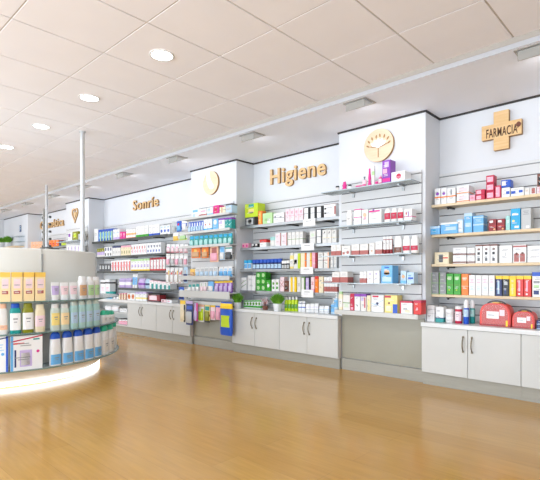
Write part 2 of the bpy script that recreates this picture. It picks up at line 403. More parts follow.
for k, z in enumerate(DZ):
    if k == 3: continue
    r = thing('tray_shelf', '%s white tray shelf on the pillar with the drop emblem' % DORD[k], 'shelf', (0, 0, z), 0, 'white tray shelves under the drop emblem')
    m = MB(); m.box(-5.50, -4.395, 3.915, 4.073, -.012, 0, M_lampwhite, .001); m.build('tray', r)
    h = (.02, .022, .022, 0, .045, .085)[k]
    m = MB(); m.box(-5.50, -4.395, 3.907, 3.914, -h, .012, M_cab, .001); m.build('front_strip', r)

# ---------------------------------------------------------------- products
def PM(c): return mat(c)
_cache = {}
items = {}            # (shelf phrase) -> list of (look, x, obj, cat, plural)
def patches(m, spec, w, d, h, zf=0.0):
    for p in spec.split():
        a = p.split(':'); k = a[0]; e = .0006
        if k == 'b': m.box(-w/2-e, w/2+e, -e, d+e, h*float(a[1]), h*float(a[2]), PM(a[3]))
        elif k == 't': m.box(-w/2-e, w/2+e, -e, d+e, h*.84, h+e, PM(a[1]))
        elif k == 'k': m.box(-w/2-e, w/2+e, -e, d+e, 0, h*.24, PM(a[1]))
        elif k == 'l': m.box(-w*.36, w*.36, -e*1.6, 0, h*.26, h*.74, PM(a[1]))
        elif k == 'r': m.box(-w/2+w*float(a[1]), -w/2+w*float(a[2]), -e*2, 0, h*float(a[3]), h*float(a[4]), PM(a[5]))
        elif k == 'x':
            z = float(a[2]) if len(a) > 2 else .5
            for q, ww in ((0, .62), (.075, .45), (.15, .55)): m.box(-w*ww/2, w*ww/2, -e*2.6, 0, h*(z+q), h*(z+q+.03), PM(a[1]))
        elif k == 'o':     # round dot
            u, v, rr = float(a[1]), float(a[2]), float(a[3])*w
            m.prism([(-w/2+w*u+rr*math.cos(2*PI*i/14), h*v+rr*math.sin(2*PI*i/14)) for i in range(14)], -e*2, 0, PM(a[4]))
        elif k == 'd':     # diagonal ribbon
            m.prism([(-w/2, h*float(a[1])), (-w/2, h*(float(a[1])+.035)), (w/2, h*(float(a[2])+.035)), (w/2, h*float(a[2]))], -e*2, 0, PM(a[3]))
def cached(key, fn):
    if key not in _cache: _cache[key] = fn()
    return _cache[key]
R3 = lambda *a: tuple(round(v, 3) if isinstance(v, float) else v for v in a)
def mk_carton(w, d, h, col, spec):
    w, d, h = R3(w, d, h)
    def f():
        m = MB(); m.box(-w/2, w/2, 0, d, 0, h, PM(col), .0018); patches(m, spec, w, d, h)
        if 'x:' not in spec:
            rd = random.Random(hash((w, h)) if False else int(w*9000+h*7000)); tc = PM('grey' if col in ('white', 'offwhite', 'cream', 'palepink', 'paleblue', 'lightgrey') else 'offwhite')
            for zz in (.30, .36, .70, .76): u = rd.uniform(.12, .3); m.box(-w/2+w*u, -w/2+w*(u+rd.uniform(.25, .5)), -.0017, 0, h*zz, h*(zz+.022), tc)
        m.box(-w/2+.002, w/2-.002, d*.48, d*.52, h, h+.0004, PM('lightgrey')); return m.mesh('carton')
    return cached(('c', w, d, h, col, spec), f)
# bottle profiles: list of (z fraction, width fraction, depth fraction, exponent)
PROF = {
 'shampoo': ([(0, .90, .9, 3), (.02, .98, 1, 3.2), (.5, 1, 1, 3.2), (.76, .98, 1, 3), (.82, .90, .94, 2.8), (.855, .72, .8, 2.4)], [(.85, .78, .84, 2.8), (.98, .74, .8, 2.8), (1, .68, .74, 2.6)]),
 'round': ([(0, .92, .92, 2), (.02, 1, 1, 2), (.68, 1, 1, 2), (.77, .8, .8, 2), (.82, .48, .48, 2)], [(.80, .5, .5, 2), (.98, .5, .5, 2), (1, .42, .42, 2)]),
 'bigcap': ([(0, .90, .9, 3), (.02, 1, 1, 3), (.45, .94, 1, 3), (.78, .86, .9, 2.6), (.82, .80, .85, 2.4)], [(.80, .86, .9, 2.4), (.90, .84, .9, 2.2), (.96, .70, .78, 2), (1, .4, .5, 2)]),
 'tube': ([(.18, .80, .8, 2), (.22, .86, .86, 2), (.6, .98, .6, 2), (.97, 1, .12, 4), (1, 1, .1, 4)], [(0, .76, .8, 2), (.02, .8, .84, 2), (.19, .8, .84, 2)]),
 'can': ([(0, .96, .96, 2), (.02, 1, 1, 2), (.83, 1, 1, 2), (.85, .95, .95, 2)], [(.84, 1.02, 1.02, 2), (.98, 1.02, 1.02, 2), (1, .94, .94, 2)]),
 'jar': ([(0, .92, .92, 2), (.04, 1, 1, 2), (.62, 1, 1, 2), (.66, .9, .9, 2)], [(.66, 1.03, 1.03, 2), (.97, 1.03, 1.03, 2), (1, .96, .96, 2)]),
 'dome': ([(0, .9, .9, 2), (.02, 1, 1, 2), (.6, 1, 1, 2), (.66, .86, .86, 2)], [(.66, .9, .9, 2), (.82, .9, .9, 2), (.93, .75, .75, 2), (1, .35, .35, 2)]),
 'pump': ([(0, .92, .92, 2), (.02, 1, 1, 2), (.6, 1, 1, 2), (.68, .6, .6, 2), (.72, .35, .35, 2)], [(.72, .4, .4, 2), (.80, .4, .4, 2), (.81, .16, .16, 2), (.92, .16, .16, 2), (.93, .5, .5, 2), (1, .46, .46, 2)]),
 'wavy': ([(0, .9, .9, 2), (.1, 1, 1, 2), (.25, .6, .6, 2), (.45, .85, .85, 2), (.7, .55, .55, 2), (.9, .45, .45, 2)], [(.9, .5, .5, 2), (1, .4, .4, 2)]),
}
def mk_bottle(kind, w, d, h, col, capc, labc, l0=.15, l1=.62):
    w, d, h = R3(w, d, h); body, cap = PROF[kind]
    S = lambda p: [(z*h, a*w/2, c*d/2, e) for z, a, c, e in p]
    def f1(): m = MB(); m.loft(S(body), PM(col), 22, 0, d/2); return m.mesh('body')
    def f2(): m = MB(); m.loft(S(cap), PM(capc), 22, 0, d/2); return m.mesh('cap')
    def f3():
        m = MB(); secs = []
        for k in range(5):
            z = l0+(l1-l0)*k/4
            for (p, q) in zip(body, body[1:]):
                if p[0] <= z <= q[0]:
                    t = (z-p[0])/(q[0]-p[0]); secs.append((z*h, (p[1]+(q[1]-p[1])*t)*w/2, (p[2]+(q[2]-p[2])*t)*d/2, p[3]+(q[3]-p[3])*t)); break
        e = .0008; m.loft(secs, PM(labc), 16, 0, d/2, caps=False, a0=PI+.45, a1=2*PI-.45, off=e)
        dk = PM('grey')
        m.box(-w*.2, w*.2, -e*2.2, .002, h*(l0+(l1-l0)*.62), h*(l0+(l1-l0)*.7), dk); m.box(-w*.14, w*.14, -e*2.2, .002, h*(l0+(l1-l0)*.45), h*(l0+(l1-l0)*.5), dk)
        return m.mesh('front_label')
    return (cached(('b', kind, w, d, h, col), f1), cached(('cp', kind, w, d, h, capc), f2), cached(('lb', kind, w, d, h, labc, l0, l1), f3) if labc else None)
NAMES = {'c': ('carton', 'box'), 'shampoo': ('shampoo_bottle', 'bottle'), 'round': ('round_bottle', 'bottle'), 'bigcap': ('capped_bottle', 'bottle'), 'tube': ('cream_tube', 'tube'),
    'can': ('canister', 'can'), 'jar': ('cream_jar', 'jar'), 'dome': ('domed_bottle', 'bottle'), 'pump': ('pump_bottle', 'bottle'), 'wavy': ('curvy_bottle', 'bottle'),
    'pack': ('hanging_pack', 'pack'), 'bag': ('soft_pack', 'pack'), 'slab': ('flat_carton', 'box')}
def make(kind, x, y, z, w, d, h, rz, col, spec):
    nm, cat = NAMES[kind]
    if kind in ('c', 'slab'):
        return link(nm, mk_carton(w, d, h, col, spec), None, (x, y, z), rz), cat
    if kind == 'pack':
        w, h = R3(w, h); r = link(nm, None, None, (x, y, z), rz)
        def f():
            m = MB(); m.box(-w/2, w/2, .012, .014, 0, h, PM(col)); s = spec
            m2 = MB(); patches(m2, s, w, .0, h); 
            for v in range(len(m2.v)): m2.v[v] = (m2.v[v][0], m2.v[v][1]*.8+.0115, m2.v[v][2])
            o = len(m.v); m.v += m2.v
            for fc, mi in zip(m2.f, m2.m): m.face([o+i for i in fc], m2.mats[mi])
            return m.mesh('card')
        def g():
            m = MB(); m.loft([(h*.08, w*.32, .004, 4), (h*.12, w*.38, .010, 4), (h*.52, w*.38, .010, 4), (h*.56, w*.32, .004, 4)], PM('white') if 'v:' not in spec else PM([p for p in spec.split() if p.startswith('v:')][0][2:]), 16, 0, .004)
            return m.mesh('bubble')
        link('card', cached(('pk', w, h, col, spec), f), r); link('bubble', cached(('pb', w, h, spec), g), r)
        return r, cat
    if kind == 'bag':
        w, d, h = R3(w, d, h)
        def f():
            m = MB(); m.loft([(0, w*.46, d*.30, 3), (h*.08, w*.5, d*.46, 3), (h*.5, w*.5, d*.5, 3), (h*.85, w*.49, d*.40, 3), (h*.95, w*.48, d*.1, 4), (h, w*.48, .002, 4)], PM(col), 20, 0, d/2)
            e = .001
            for p in spec.split():
                a = p.split(':')
                if a[0] == 'b': m.loft([(h*float(a[1]), w*.5, d*.49, 3), (h*float(a[2]), w*.5, d*.49, 3)], PM(a[3]), 20, 0, d/2, caps=False, off=e*2)
                elif a[0] == 'l': m.loft([(h*.25, w*.42, d*.5, 3), (h*.6, w*.42, d*.5, 3)], PM(a[1]), 14, 0, d/2, caps=False, a0=PI+.6, a1=2*PI-.6, off=e*3)
                elif a[0] == 't': m.loft([(h*.86, w*.49, d*.4, 3), (h*.955, w*.48, d*.12, 4)], PM(a[1]), 20, 0, d/2, caps=False, off=e*2)
            return m.mesh('soft_pack')
        return link(nm, cached(('bag', w, d, h, col, spec), f), None, (x, y, z), rz), cat
    a = spec.split(); capc = a[0]; labc = a[1] if len(a) > 1 and a[1] != '-' else None
    l0 = float(a[2]) if len(a) > 2 else .15; l1 = float(a[3]) if len(a) > 3 else .6
    if kind == 'tube': l0, l1 = max(l0, .25), max(l1, .8)
    b_, c_, l_ = mk_bottle(kind, w, d, h, col, capc, labc, l0, l1)
    r = link(nm, None, None, (x, y, z), rz); link('body', b_, r); link('cap', c_, r)
    if l_: link('front_label', l_, r)
    return r, cat
NUM = ['zero', 'one', 'two', 'three', 'four', 'five', 'six', 'seven', 'eight', 'nine', 'ten', 'eleven', 'twelve', 'thirteen', 'fourteen', 'fifteen', 'sixteen', 'seventeen', 'eighteen', 'nineteen', 'twenty']
ORDS = ['', 'first', 'second', 'third', 'fourth', 'fifth', 'sixth', 'seventh', 'eighth', 'ninth', 'tenth', 'eleventh', 'twelfth', 'thirteenth', 'fourteenth', 'fifteenth', 'sixteenth', 'seventeenth', 'eighteenth', 'nineteenth', 'twentieth']
def reg(phrase, look, o, key, cat):
    items.setdefault(phrase, {}).setdefault(look, []).append((key, o, cat))
def plural(s):
    if ' with ' in s: a, b = s.split(' with ', 1); return a+'s with '+b
    return s+'s'
def finish_hooks():
    for h, o in hooks_:
        w = o['label'].replace('hanging ', '').split()
        h['label'] = ' '.join(['hook', 'of']+w).replace('from left ', ''); h['category'] = 'hook'; h['group'] = 'wire hooks holding the hanging packs'
def finish_labels():
    for ph, looks in items.items():
        for look, L in looks.items():
            L.sort(key=lambda q: q[0]); n = len(L)
            for i, (k, o, cat) in enumerate(L):
                if n == 1: lab = look+' '+ph
                else:
                    pl = plural(look)
                    if n == 2: pre = ('left of two ', 'right of two ')[i]
                    elif i == 0: pre = 'leftmost of %s ' % NUM[n]
                    elif i == n-1: pre = 'rightmost of %s ' % NUM[n]
                    else: pre = '%s from left of %s ' % (ORDS[i+1], NUM[n])
                    lab = pre+pl+' '+ph
                    o['group'] = pl+' '+ph
                o['label'] = lab; o['category'] = cat
def shelf(phrase, z, yf, rows, depth=.12):
    """rows: (px0, px1, ytop, kind, look, colour, spec[, stack[, ybase]])"""
    for rw in rows:
        p0, p1, yt, kind, look, col, spec = rw[:7]
        n = rw[7] if len(rw) > 7 else 1
        yb = rw[8] if len(rw) > 8 else None
        dy = rw[9] if len(rw) > 9 else 0
        Y = yf+dy
        x0, x1 = PX(p0, Y), PX(p1, Y); w = (x1-x0); x = (x0+x1)/2
        z0 = ZZ((p0+p1)/2, yb, Y) if yb else z
        zt = ZZ((p0+p1)/2, yt, Y); h = max(zt-z0, .02)
        w *= .955
        if kind in ('c', 'slab'): d = min(depth, max(.03, w*1.2))
        elif kind == 'bag': d = min(depth, w*.6, .09)
        elif kind in ('shampoo', 'bigcap'): d = min(depth, w*.62)
        elif kind == 'tube': d = min(depth, w*.8)
        else: d = min(depth, w)
        if kind == 'slab': d = depth
        for k in range(n):
            o, cat = make(kind, x, Y, z0+.001+(h/n)*k, w, d, h/n-(.0015 if n > 1 else 0), 0, col, spec)
            reg(phrase, look, o, (round(x, 3), k), cat)
def run(p0, p1, n, yt0, yt1, kind, look, col, spec, *ex):
    out = []; s = (p1-p0)/n
    for k in range(n): out.append((p0+s*k, p0+s*(k+1)-s*.04, yt0+(yt1-yt0)*(k+.5)/n, kind, look, col, spec)+ex)
    return out

# --- under the cross
P = 'on top shelf under the cross sign'
shelf(P, FZ[0], 4.225, [
 (434.5, 440.5, 188.5, 'c', 'white carton with purple figure', 'white', 'b:.40:.48:orange o:.5:.66:.28:purple'),
 (441, 446.6, 188.2, 'c', 'white carton with purple figure', 'white', 'b:.40:.48:orange o:.5:.66:.28:purple'),
 (447, 455.5, 188, 'c', 'white carton with dark stick figure', 'white', 'b:.42:.5:orange r:.4:.6:.55:.9:grey'),
 (456.5, 469, 185.6, 'c', 'white orange-striped carton', 'white', 'b:.06:.16:orange l:palepink', 2),
 (469.5, 475, 195, 'c', 'pale pink carton', 'pink', 'x:crimson:.4'),
 (475.3, 485, 189.5, 'c', 'pink crimson-edged carton', 'crimson', 'r:.1:.6:.15:.85:pink', 2),
 (486, 494.2, 175.3, 'c', 'small crimson stacked carton', 'crimson', 'r:.12:.88:.15:.8:pink', 3),
 (494.6, 501, 185.6, 'c', 'tall crimson-framed pink carton', 'crimson', 'r:.2:.8:.1:.9:pink'),
 (501.4, 510, 187.8, 'c', 'plain white carton', 'white', 'r:.55:.95:.3:.6:blue'),
 (501, 510.6, 180, 'c', 'blue-ended white carton lying on top', 'blue', 'r:.08:.5:.25:.85:white', 1, 187.3),
 (510.6, 524, 187.5, 'c', 'white carton with two blue squares', 'white', 'r:.02:.36:.3:.62:blue r:.62:.92:.36:.66:blue'),
 (524.4, 529.6, 188, 'c', 'small cream carton', 'offwhite', 'x:tan'),
 (530, 536, 187.4, 'c', 'white brown-printed carton', 'white', 'r:.25:.85:.1:.9:brick'),
 (536.6, 543, 186.6, 'c', 'pink-edged white carton', 'palepink', 'r:.5:.9:.1:.9:crimson'),
 (537, 545, 173.6, 'c', 'brown black-labelled carton on another', 'brown', 'r:.15:.95:.1:.4:black r:.15:.95:.5:.75:black', 1, 186.3),
 ], .15)
P = 'on second shelf under the cross sign'
shelf(P, FZ[1], 4.225, [
 (430.2, 440, 226.3, 'slab', 'bright blue protruding carton', 'sky', 'b:.72:.98:paleblue r:.3:.55:.2:.6:cyan', 1, None, -.03),
 (440.4, 458, 222.5, 'slab', 'long blue white-topped carton', 'sky', 'b:.84:1:white r:.3:.9:.3:.6:paleblue', 1, None, -.02),
 (456.5, 463.5, 219.4, 'c', 'narrow white blue-edged carton', 'paleblue', 'r:.2:.8:.1:.9:white', 1, 233),
 (464, 472.3, 213.2, 'c', 'tall light blue carton', 'sky', 't:paleblue r:.15:.85:.3:.5:paleblue', 1, 232.8),
 (473, 483.6, 215.6, 'c', 'wide light blue carton', 'sky', 'b:.4:.5:paleblue b:.85:.92:paleblue x:paleblue:.6'),
 (488.4, 496.4, 219.4, 'c', 'dark red carton', 'darkred', 'r:.12:.6:.72:.9:white b:.4:.44:red o:.75:.15:.12:paleorange'),
 (497, 504.8, 219, 'c', 'dark red carton', 'darkred', 'r:.12:.6:.72:.9:white b:.4:.44:red o:.75:.15:.12:paleorange'),
 (505.6, 510, 215.8, 'c', 'slim pale teal carton', 'paleteal', 'x:white'),
 (510.4, 520.5, 208.6, 'c', 'tall cyan blue carton', 'cyan', 'o:.3:.42:.13:paleyellow r:.15:.8:.68:.76:white r:.4:.85:.08:.18:white'),
 (521, 531, 208.4, 'c', 'tall light grey carton', 'lightgrey', 'x:grey:.7 r:.5:.85:.05:.16:white'),
 ], .14)
P = 'on third shelf under the cross sign'
shelf(P, FZ[2], 4.225, [
 (434.2, 449, 252.3, 'c', 'cream carton with red stripe', 'cream', 'r:.32:.6:.15:.8:darkgrey r:.5:.95:.46:.56:red'),
 (452.6, 466.6, 247.6, 'c', 'white brown-banded carton', 'white', 'b:.08:.26:brown', 2),
 (467, 474.8, 247.6, 'c', 'white brown-banded carton', 'white', 'b:.08:.26:brown', 2),
 *run(475.3, 497.6, 3, 245, 244.2, 'c', 'brown-marked white carton', 'white', 'b:.92:1:brown r:.3:.65:.46:.6:black r:.3:.65:.12:.28:darkgrey o:.5:.75:.18:brown'),
 (499, 512.3, 245.6, 'c', 'blank white carton', 'white', 'r:.5:.54:.4:.6:grey'),
 (512.7, 526.6, 244.8, 'c', 'white carton with red mugs', 'white', 'b:.86:.95:brick r:.08:.45:.05:.5:brick r:.53:.9:.05:.5:brick o:.27:.5:.1:brown o:.72:.52:.1:brown'),
 (527, 546, 245.8, 'c', 'wide white lined carton', 'white', 'b:.3:.32:lightgrey b:.5:.52:lightgrey b:.7:.72:lightgrey'),
 ], .15)
P = 'on bottom shelf under the cross sign'
shelf(P, FZ[3], 4.225, [
 (431, 438.6, 272.3, 'c', 'grey green-edged carton', 'grey', 'b:0:.04:palegreen r:.0:.12:0:1:leaf', 2),
 (439, 446, 272.3, 'c', 'grey green-edged carton', 'grey', 'b:0:.04:palegreen r:.0:.12:0:1:leaf', 2),
 *run(446.4, 461, 2, 273.6, 273.8, 'c', 'bright green carton', 'green', 'r:.15:.75:.72:.86:palegreen b:.44:.48:leaf o:.4:.22:.12:lime'),
 (461.2, 468.4, 274, 'c', 'orange carton', 'orange', 'r:.15:.8:.74:.84:peach b:.4:.43:peach'),
 *run(468.8, 495, 4, 275, 275.6, 'c', 'slim white carton', 'white', 'x:pink:.62 x:paleblue:.25'),
 (495.6, 502, 276, 'c', 'navy yellow-topped carton', 'navy', 't:yellow r:.3:.6:.1:.75:paleblue'),
 (502.3, 509, 276, 'c', 'black yellow-topped carton', 'black', 't:yellow r:.25:.8:.55:.7:lightgrey r:.3:.6:.1:.4:navy'),
 (509.3, 516, 276, 'c', 'plain yellow carton', 'yellow', 'r:.35:.6:.1:.6:paleyellow'),
 *run(516.3, 531.4, 2, 276, 276, 'c', 'red yellow-topped carton', 'red', 't:yellow r:.3:.55:.25:.75:pink o:.4:.12:.16:white'),
 (532, 546, 272.3, 'c', 'white blue-topped carton', 'white', 't:blue r:.1:.55:.55:.65:grey r:.1:.5:.36:.48:palegreen r:.1:.5:.1:.26:navy'),
 ], .13)
P = 'on counter under the cross sign'
shelf(P, CT, 4.10, [
 (426.6, 434.6, 305.6, 'c', 'white leftmost toiletry carton', 'white', 'b:.5:.52:lightgrey b:.75:.77:lightgrey'),
 (435.4, 443.5, 307, 'c', 'white teal-based carton', 'white', 'k:teal b:.24:.3:navy'),
 (444.2, 452.4, 309, 'jar', 'white stacked tub', 'white', 'white offwhite .1 .55', 2),
 (453.8, 461, 306.6, 'can', 'pink-labelled white canister', 'crimson', 'white palepink .15 .7'),
 (462.4, 468.2, 300, 'dome', 'blue bottle with domed cap', 'blue', 'white paleblue .3 .6'),
 (468.6, 474.2, 300.4, 'dome', 'teal bottle with domed cap', 'teal', 'white paleteal .3 .6', 1, None, .075),
 (536.4, 545, 320.5, 'slab', 'flat dark blue carton', 'navy', 'b:.05:.2:paleblue', 2),
 ], .1)

# --- under the tree emblem
P = 'on top glass shelf under tree emblem'
T = 3.885
shelf(P, TZ[0], T, [
 (335, 338, 186, 'jar', 'tiny dark jar', 'offwhite', 'black - '),
 (340.6, 345.6, 180.6, 'wavy', 'white-capped pink bottle', 'magenta', 'white -'),
 (347.5, 350.5, 184.8, 'jar', 'small white jar with black lid', 'white', 'black -'),
 (354, 361, 185.2, 'jar', 'low magenta jar', 'magenta', 'pink -'),
 (361.4, 365.4, 176.6, 'pump', 'pale pink perfume bottle', 'palepink', 'darkgrey magenta .05 .2'),
 (367, 370.4, 168.4, 'wavy', 'tall magenta curvy bottle', 'magenta', 'magenta -'),
 (371, 374.2, 165.6, 'can', 'slim tall white canister', 'offwhite', 'white palegreen .5 .7'),
 (374.6, 377.4, 181.6, 'jar', 'small magenta jar', 'magenta', 'magenta -'),
 (377.8, 381.4, 175.6, 'round', 'short pink bottle', 'magenta', 'pink palepink'),
 (382, 390.6, 160.2, 'c', 'tall purple carton', 'purple', 'r:.1:.6:.42:.62:pink r:.3:.8:.68:.92:lilac r:.05:.95:.05:.2:magenta'),
 (391, 405.2, 171.6, 'slab', 'long white pink-printed carton', 'white', 'o:.55:.5:.18:crimson x:pink:.3'),
 ], .12)
P = 'on second glass shelf under tree emblem'
shelf(P, TZ[1], T, [
 (345.8, 351.6, 210.2, 'shampoo', 'plain white bottle', 'white', 'white offwhite'),
 (354, 361, 209.2, 'c', 'white carton with pink text', 'white', 'b:.45:.5:magenta b:.94:1:magenta x:pink:.2'),
 (361.6, 368, 209.6, 'c', 'white carton with orange swirl', 'white', 'o:.5:.62:.3:peach o:.55:.4:.22:pink'),
 (368.6, 381.6, 209.2, 'c', 'wide white purple-topped carton', 'white', 'r:.02:.88:.8:.92:magenta r:.3:.45:.88:1:purple'),
 *run(383.8, 403.4, 3, 209, 208, 'shampoo', 'crimson-patterned white bottle', 'white', 'white crimson .2 .68'),
 (404, 412, 209, 'c', 'white carton with purple mark', 'white', 'r:.5:.6:.3:.75:purple b:.3:.36:magenta r:.2:.35:.5:.7:crimson'),
 ], .12)
P = 'on third glass shelf under tree emblem'
shelf(P, TZ[2], T, [
 *run(331, 341, 2, 245.2, 244.6, 'c', 'cream brick-based carton', 'offwhite', 'b:0:.42:brick x:lightgrey:.6'),
 (341.5, 350.5, 246, 'c', 'cream carton with brick dot', 'offwhite', 'r:.1:.35:.1:.35:brick o:.7:.3:.15:brick'),
 *run(351.2, 368.4, 2, 244.4, 243.8, 'c', 'wide cream brick-based carton', 'offwhite', 'b:0:.40:brick x:lightgrey:.6'),
 (369, 374.6, 243, 'c', 'plain white carton', 'offwhite', 'o:.5:.3:.15:tan'),
 (375.2, 382, 241.6, 'c', 'small white brick-based carton', 'white', 'b:0:.36:brick'),
 *run(382.6, 392, 3, 236.8, 236.2, 'can', 'slim white red-based tube', 'darkred', 'white white .25 .8'),
 (393.4, 401.4, 235.8, 'shampoo', 'white brown-labelled bottle', 'white', 'white brown .05 .35'),
 *run(402, 418, 2, 236, 235.4, 'shampoo', 'white crimson-labelled bottle', 'white', 'white crimson .15 .42'),
 ], .12)
P = 'on bottom glass shelf under tree emblem'
shelf(P, TZ[3], T, [
 *run(332, 348, 2, 272, 271.6, 'c', 'cream brick-based carton', 'offwhite', 'b:.02:.5:brick x:lightgrey:.65'),
 *run(359.6, 366.6, 2, 272, 271.6, 'c', 'narrow white brick-based carton', 'white', 'b:.02:.42:brick'),
 *run(367, 379.8, 2, 271, 270.8, 'c', 'white lilac-patterned carton', 'white', 'd:.2:.7:lilac o:.5:.75:.14:lilac'),
 (381, 392.6, 265.6, 'c', 'pale blue carton with face', 'sky', 'o:.5:.62:.24:tan r:.25:.75:.5:.6:brown r:.1:.9:.1:.35:paleblue r:.3:.7:.85:.92:blue'),
 (400.4, 406.2, 271, 'c', 'narrow pale blue carton', 'paleblue', 'o:.5:.55:.3:tan k:sky', 1, 283.6),
 (406.6, 414, 272.4, 'c', 'pale blue white-fronted carton', 'paleblue', 'r:.2:.9:.4:.56:blue r:.2:.6:.65:.75:sky'),
 ], .12)
P = 'on white ledge under tree emblem'
Y5 = 3.945
shelf(P, .642, Y5, [
 (333, 337.4, 294, 'pump', 'pale blue spray bottle', 'paleblue', 'white sky'),
 (338, 342.4, 291.6, 'shampoo', 'cream tall bottle', 'cream', 'palegreen offwhite'),
 (342.8, 350, 295, 'c', 'white green-striped carton', 'offwhite', 'b:.45:.5:leaf x:palegreen:.2'),
 (350, 354, 293.6, 'c', 'slim crimson carton', 'crimson', 'r:.2:.8:.05:.2:pink'),
 (354.4, 360, 294, 'c', 'white purple-topped carton', 'white', 't:purple o:.55:.3:.12:grey'),
 (360.4, 366.4, 294, 'c', 'lilac crimson-striped carton', 'offwhite', 't:purple r:.65:.85:.2:.8:crimson r:.1:.5:.6:.8:lilac'),
 (366.8, 370.6, 295.6, 'c', 'slim cream carton', 'cream', 'r:.3:.7:.1:.7:paleyellow'),
 (371, 383.8, 295, 'c', 'white carton with blue drawing', 'white', 'r:.1:.6:.86:.96:crimson d:.3:.7:paleblue o:.5:.5:.1:navy d:.5:.25:paleblue'),
 (384.4, 397.6, 295.4, 'c', 'yellow carton with blue corner', 'paleyellow', 'r:.0:.5:.86:.97:crimson o:.35:.55:.08:brown r:.65:1:.0:.5:blue r:.1:.5:.1:.4:cream'),
 (399.6, 412.6, 301, 'slab', 'white crimson-edged carton', 'white', 'r:0:.1:0:1:crimson b:.85:1:crimson r:.3:.6:.35:.42:grey r:.4:.8:.1:.3:cream'),
 (413.2, 421.5, 300.6, 'slab', 'bright red carton', 'red', 't:crimson r:.4:.55:.3:.5:pink'),
 ], .1)

# --- Higiene
P = 'on top shelf below Higiene'
HY_ = 4.165
shelf(P, HZ[0], HY_, [
 (245, 254.6, 217.4, 'c', 'grey carton with round picture', 'darkgrey', 'r:.15:.85:.15:.85:lightgrey o:.5:.5:.2:grey'),
 (244.6, 258, 203.6, 'c', 'lime carton stacked on grey one', 'lime', 'r:.3:.7:.72:.95:teal r:.28:.72:.34:.6:paleyellow r:.35:.65:.28:.4:black', 1, 217.2),
 (258.2, 262, 211, 'c', 'slim orange carton', 'orange', 'r:.3:.7:.1:.9:amber'),
 (262.4, 272.4, 213, 'c', 'pale green carton', 'palegreen', 'r:.5:.8:.1:.5:white x:leaf:.3'),
 (273.2, 284, 213, 'c', 'white carton with dark script', 'white', 'd:.55:.45:black r:.1:.25:.5:.75:grey r:.6:.8:.5:.65:grey'),
 *run(285.5, 303.4, 4, 209.6, 208, 'c', 'pale pink carton', 'palepink', 'b:.45:.5:pink r:.3:.7:.6:.85:pink'),
 *run(303.8, 323, 3, 207.6, 205.8, 'c', 'black-sided white carton', 'black', 'r:.06:.7:.06:.94:white r:.06:.7:.47:.52:grey'),
 (323.6, 336, 204, 'c', 'wide white carton with dark marks', 'white', 'r:.05:.2:.62:.74:black r:.05:.2:.28:.4:black b:.97:1:brown r:.88:1:.2:.8:brick'),
 ], .14)
P = 'on second shelf below Higiene'
shelf(P, HZ[1], HY_, [
 *run(242, 248.4, 2, 243.6, 243.2, 'c', 'small pink low carton', 'pink', 'r:.2:.8:.2:.7:magenta'),
 *run(251, 258, 2, 244, 243.6, 'c', 'small black-and-white low carton', 'black', 'r:.2:.8:.5:.95:white'),
 (259.6, 266.4, 239.6, 'c', 'white red-topped carton', 'white', 'b:.62:1:red'),
 (268.5, 274.6, 237, 'jar', 'teal-lidded cream jar', 'offwhite', 'paleteal -'),
 *run(275, 287.4, 2, 233.4, 232.6, 'c', 'white pink-fronted carton', 'white', 'r:.15:.85:.1:.9:palepink r:.88:1:0:1:brick'),
 *run(287.8, 303, 4, 232.6, 231.6, 'c', 'slim white green-lined carton', 'offwhite', 'b:.45:.48:leaf x:lightgrey:.6'),
 (309.5, 315.6, 231, 'c', 'plain cream carton', 'offwhite', 'b:.45:.48:grey x:palegreen:.6'),
 (316, 321.8, 229, 'c', 'dark-framed white carton', 'darkgrey', 'r:.14:.86:.06:.94:white r:.14:.86:.46:.5:grey'),
 *run(322.2, 336.6, 3, 230, 229.4, 'c', 'white carton with small dots', 'offwhite', 'o:.5:.82:.12:black b:.4:.44:cream'),
 ], .14)
P = 'on third shelf below Higiene'
shelf(P, HZ[2], HY_, [
 *run(243, 250.6, 2, 260.4, 260, 'jar', 'light cyan jar', 'white', 'cyan sky'),
 *run(251.4, 280.6, 8, 259.8, 258.6, 'jar', 'small navy jar', 'navy', 'blue paleblue .1 .5'),
 *run(281, 288.8, 3, 261, 260.4, 'jar', 'small black-and-white jar', 'black', 'white lightgrey .1 .5'),
 (289.2, 293.4, 253, 'shampoo', 'pale yellow bottle', 'paleyellow', 'offwhite offwhite'),
 (293.8, 300.2, 253.6, 'c', 'lime-sided white carton', 'lime', 'r:0:.62:0:1:offwhite r:.05:.5:.3:.6:paleyellow'),
 (300.6, 306.2, 253, 'c', 'orange-sided cream carton', 'orange', 'r:0:.75:0:1:cream b:.5:.54:grey'),
 (306.6, 311.6, 253, 'c', 'amber-sided cream carton', 'amber', 'r:0:.65:0:1:offwhite b:.5:.54:orange'),
 (312, 317.2, 252.6, 'c', 'crimson-sided pink carton', 'darkred', 'r:0:.6:0:1:pink b:.5:.54:crimson'),
 (317.8, 323, 252.6, 'c', 'cream carton with grey line', 'offwhite', 'b:.5:.54:grey x:grey:.7'),
 (323.6, 329, 252.4, 'c', 'cream carton with peach edge', 'offwhite', 'r:.75:1:0:1:peach b:.5:.54:brick'),
 *run(330.4, 337, 2, 256, 255.6, 'c', 'pale grey-blue carton', 'lightgrey', 'r:.1:.7:.1:.9:offwhite'),
 ], .12)
P = 'on bottom shelf below Higiene'
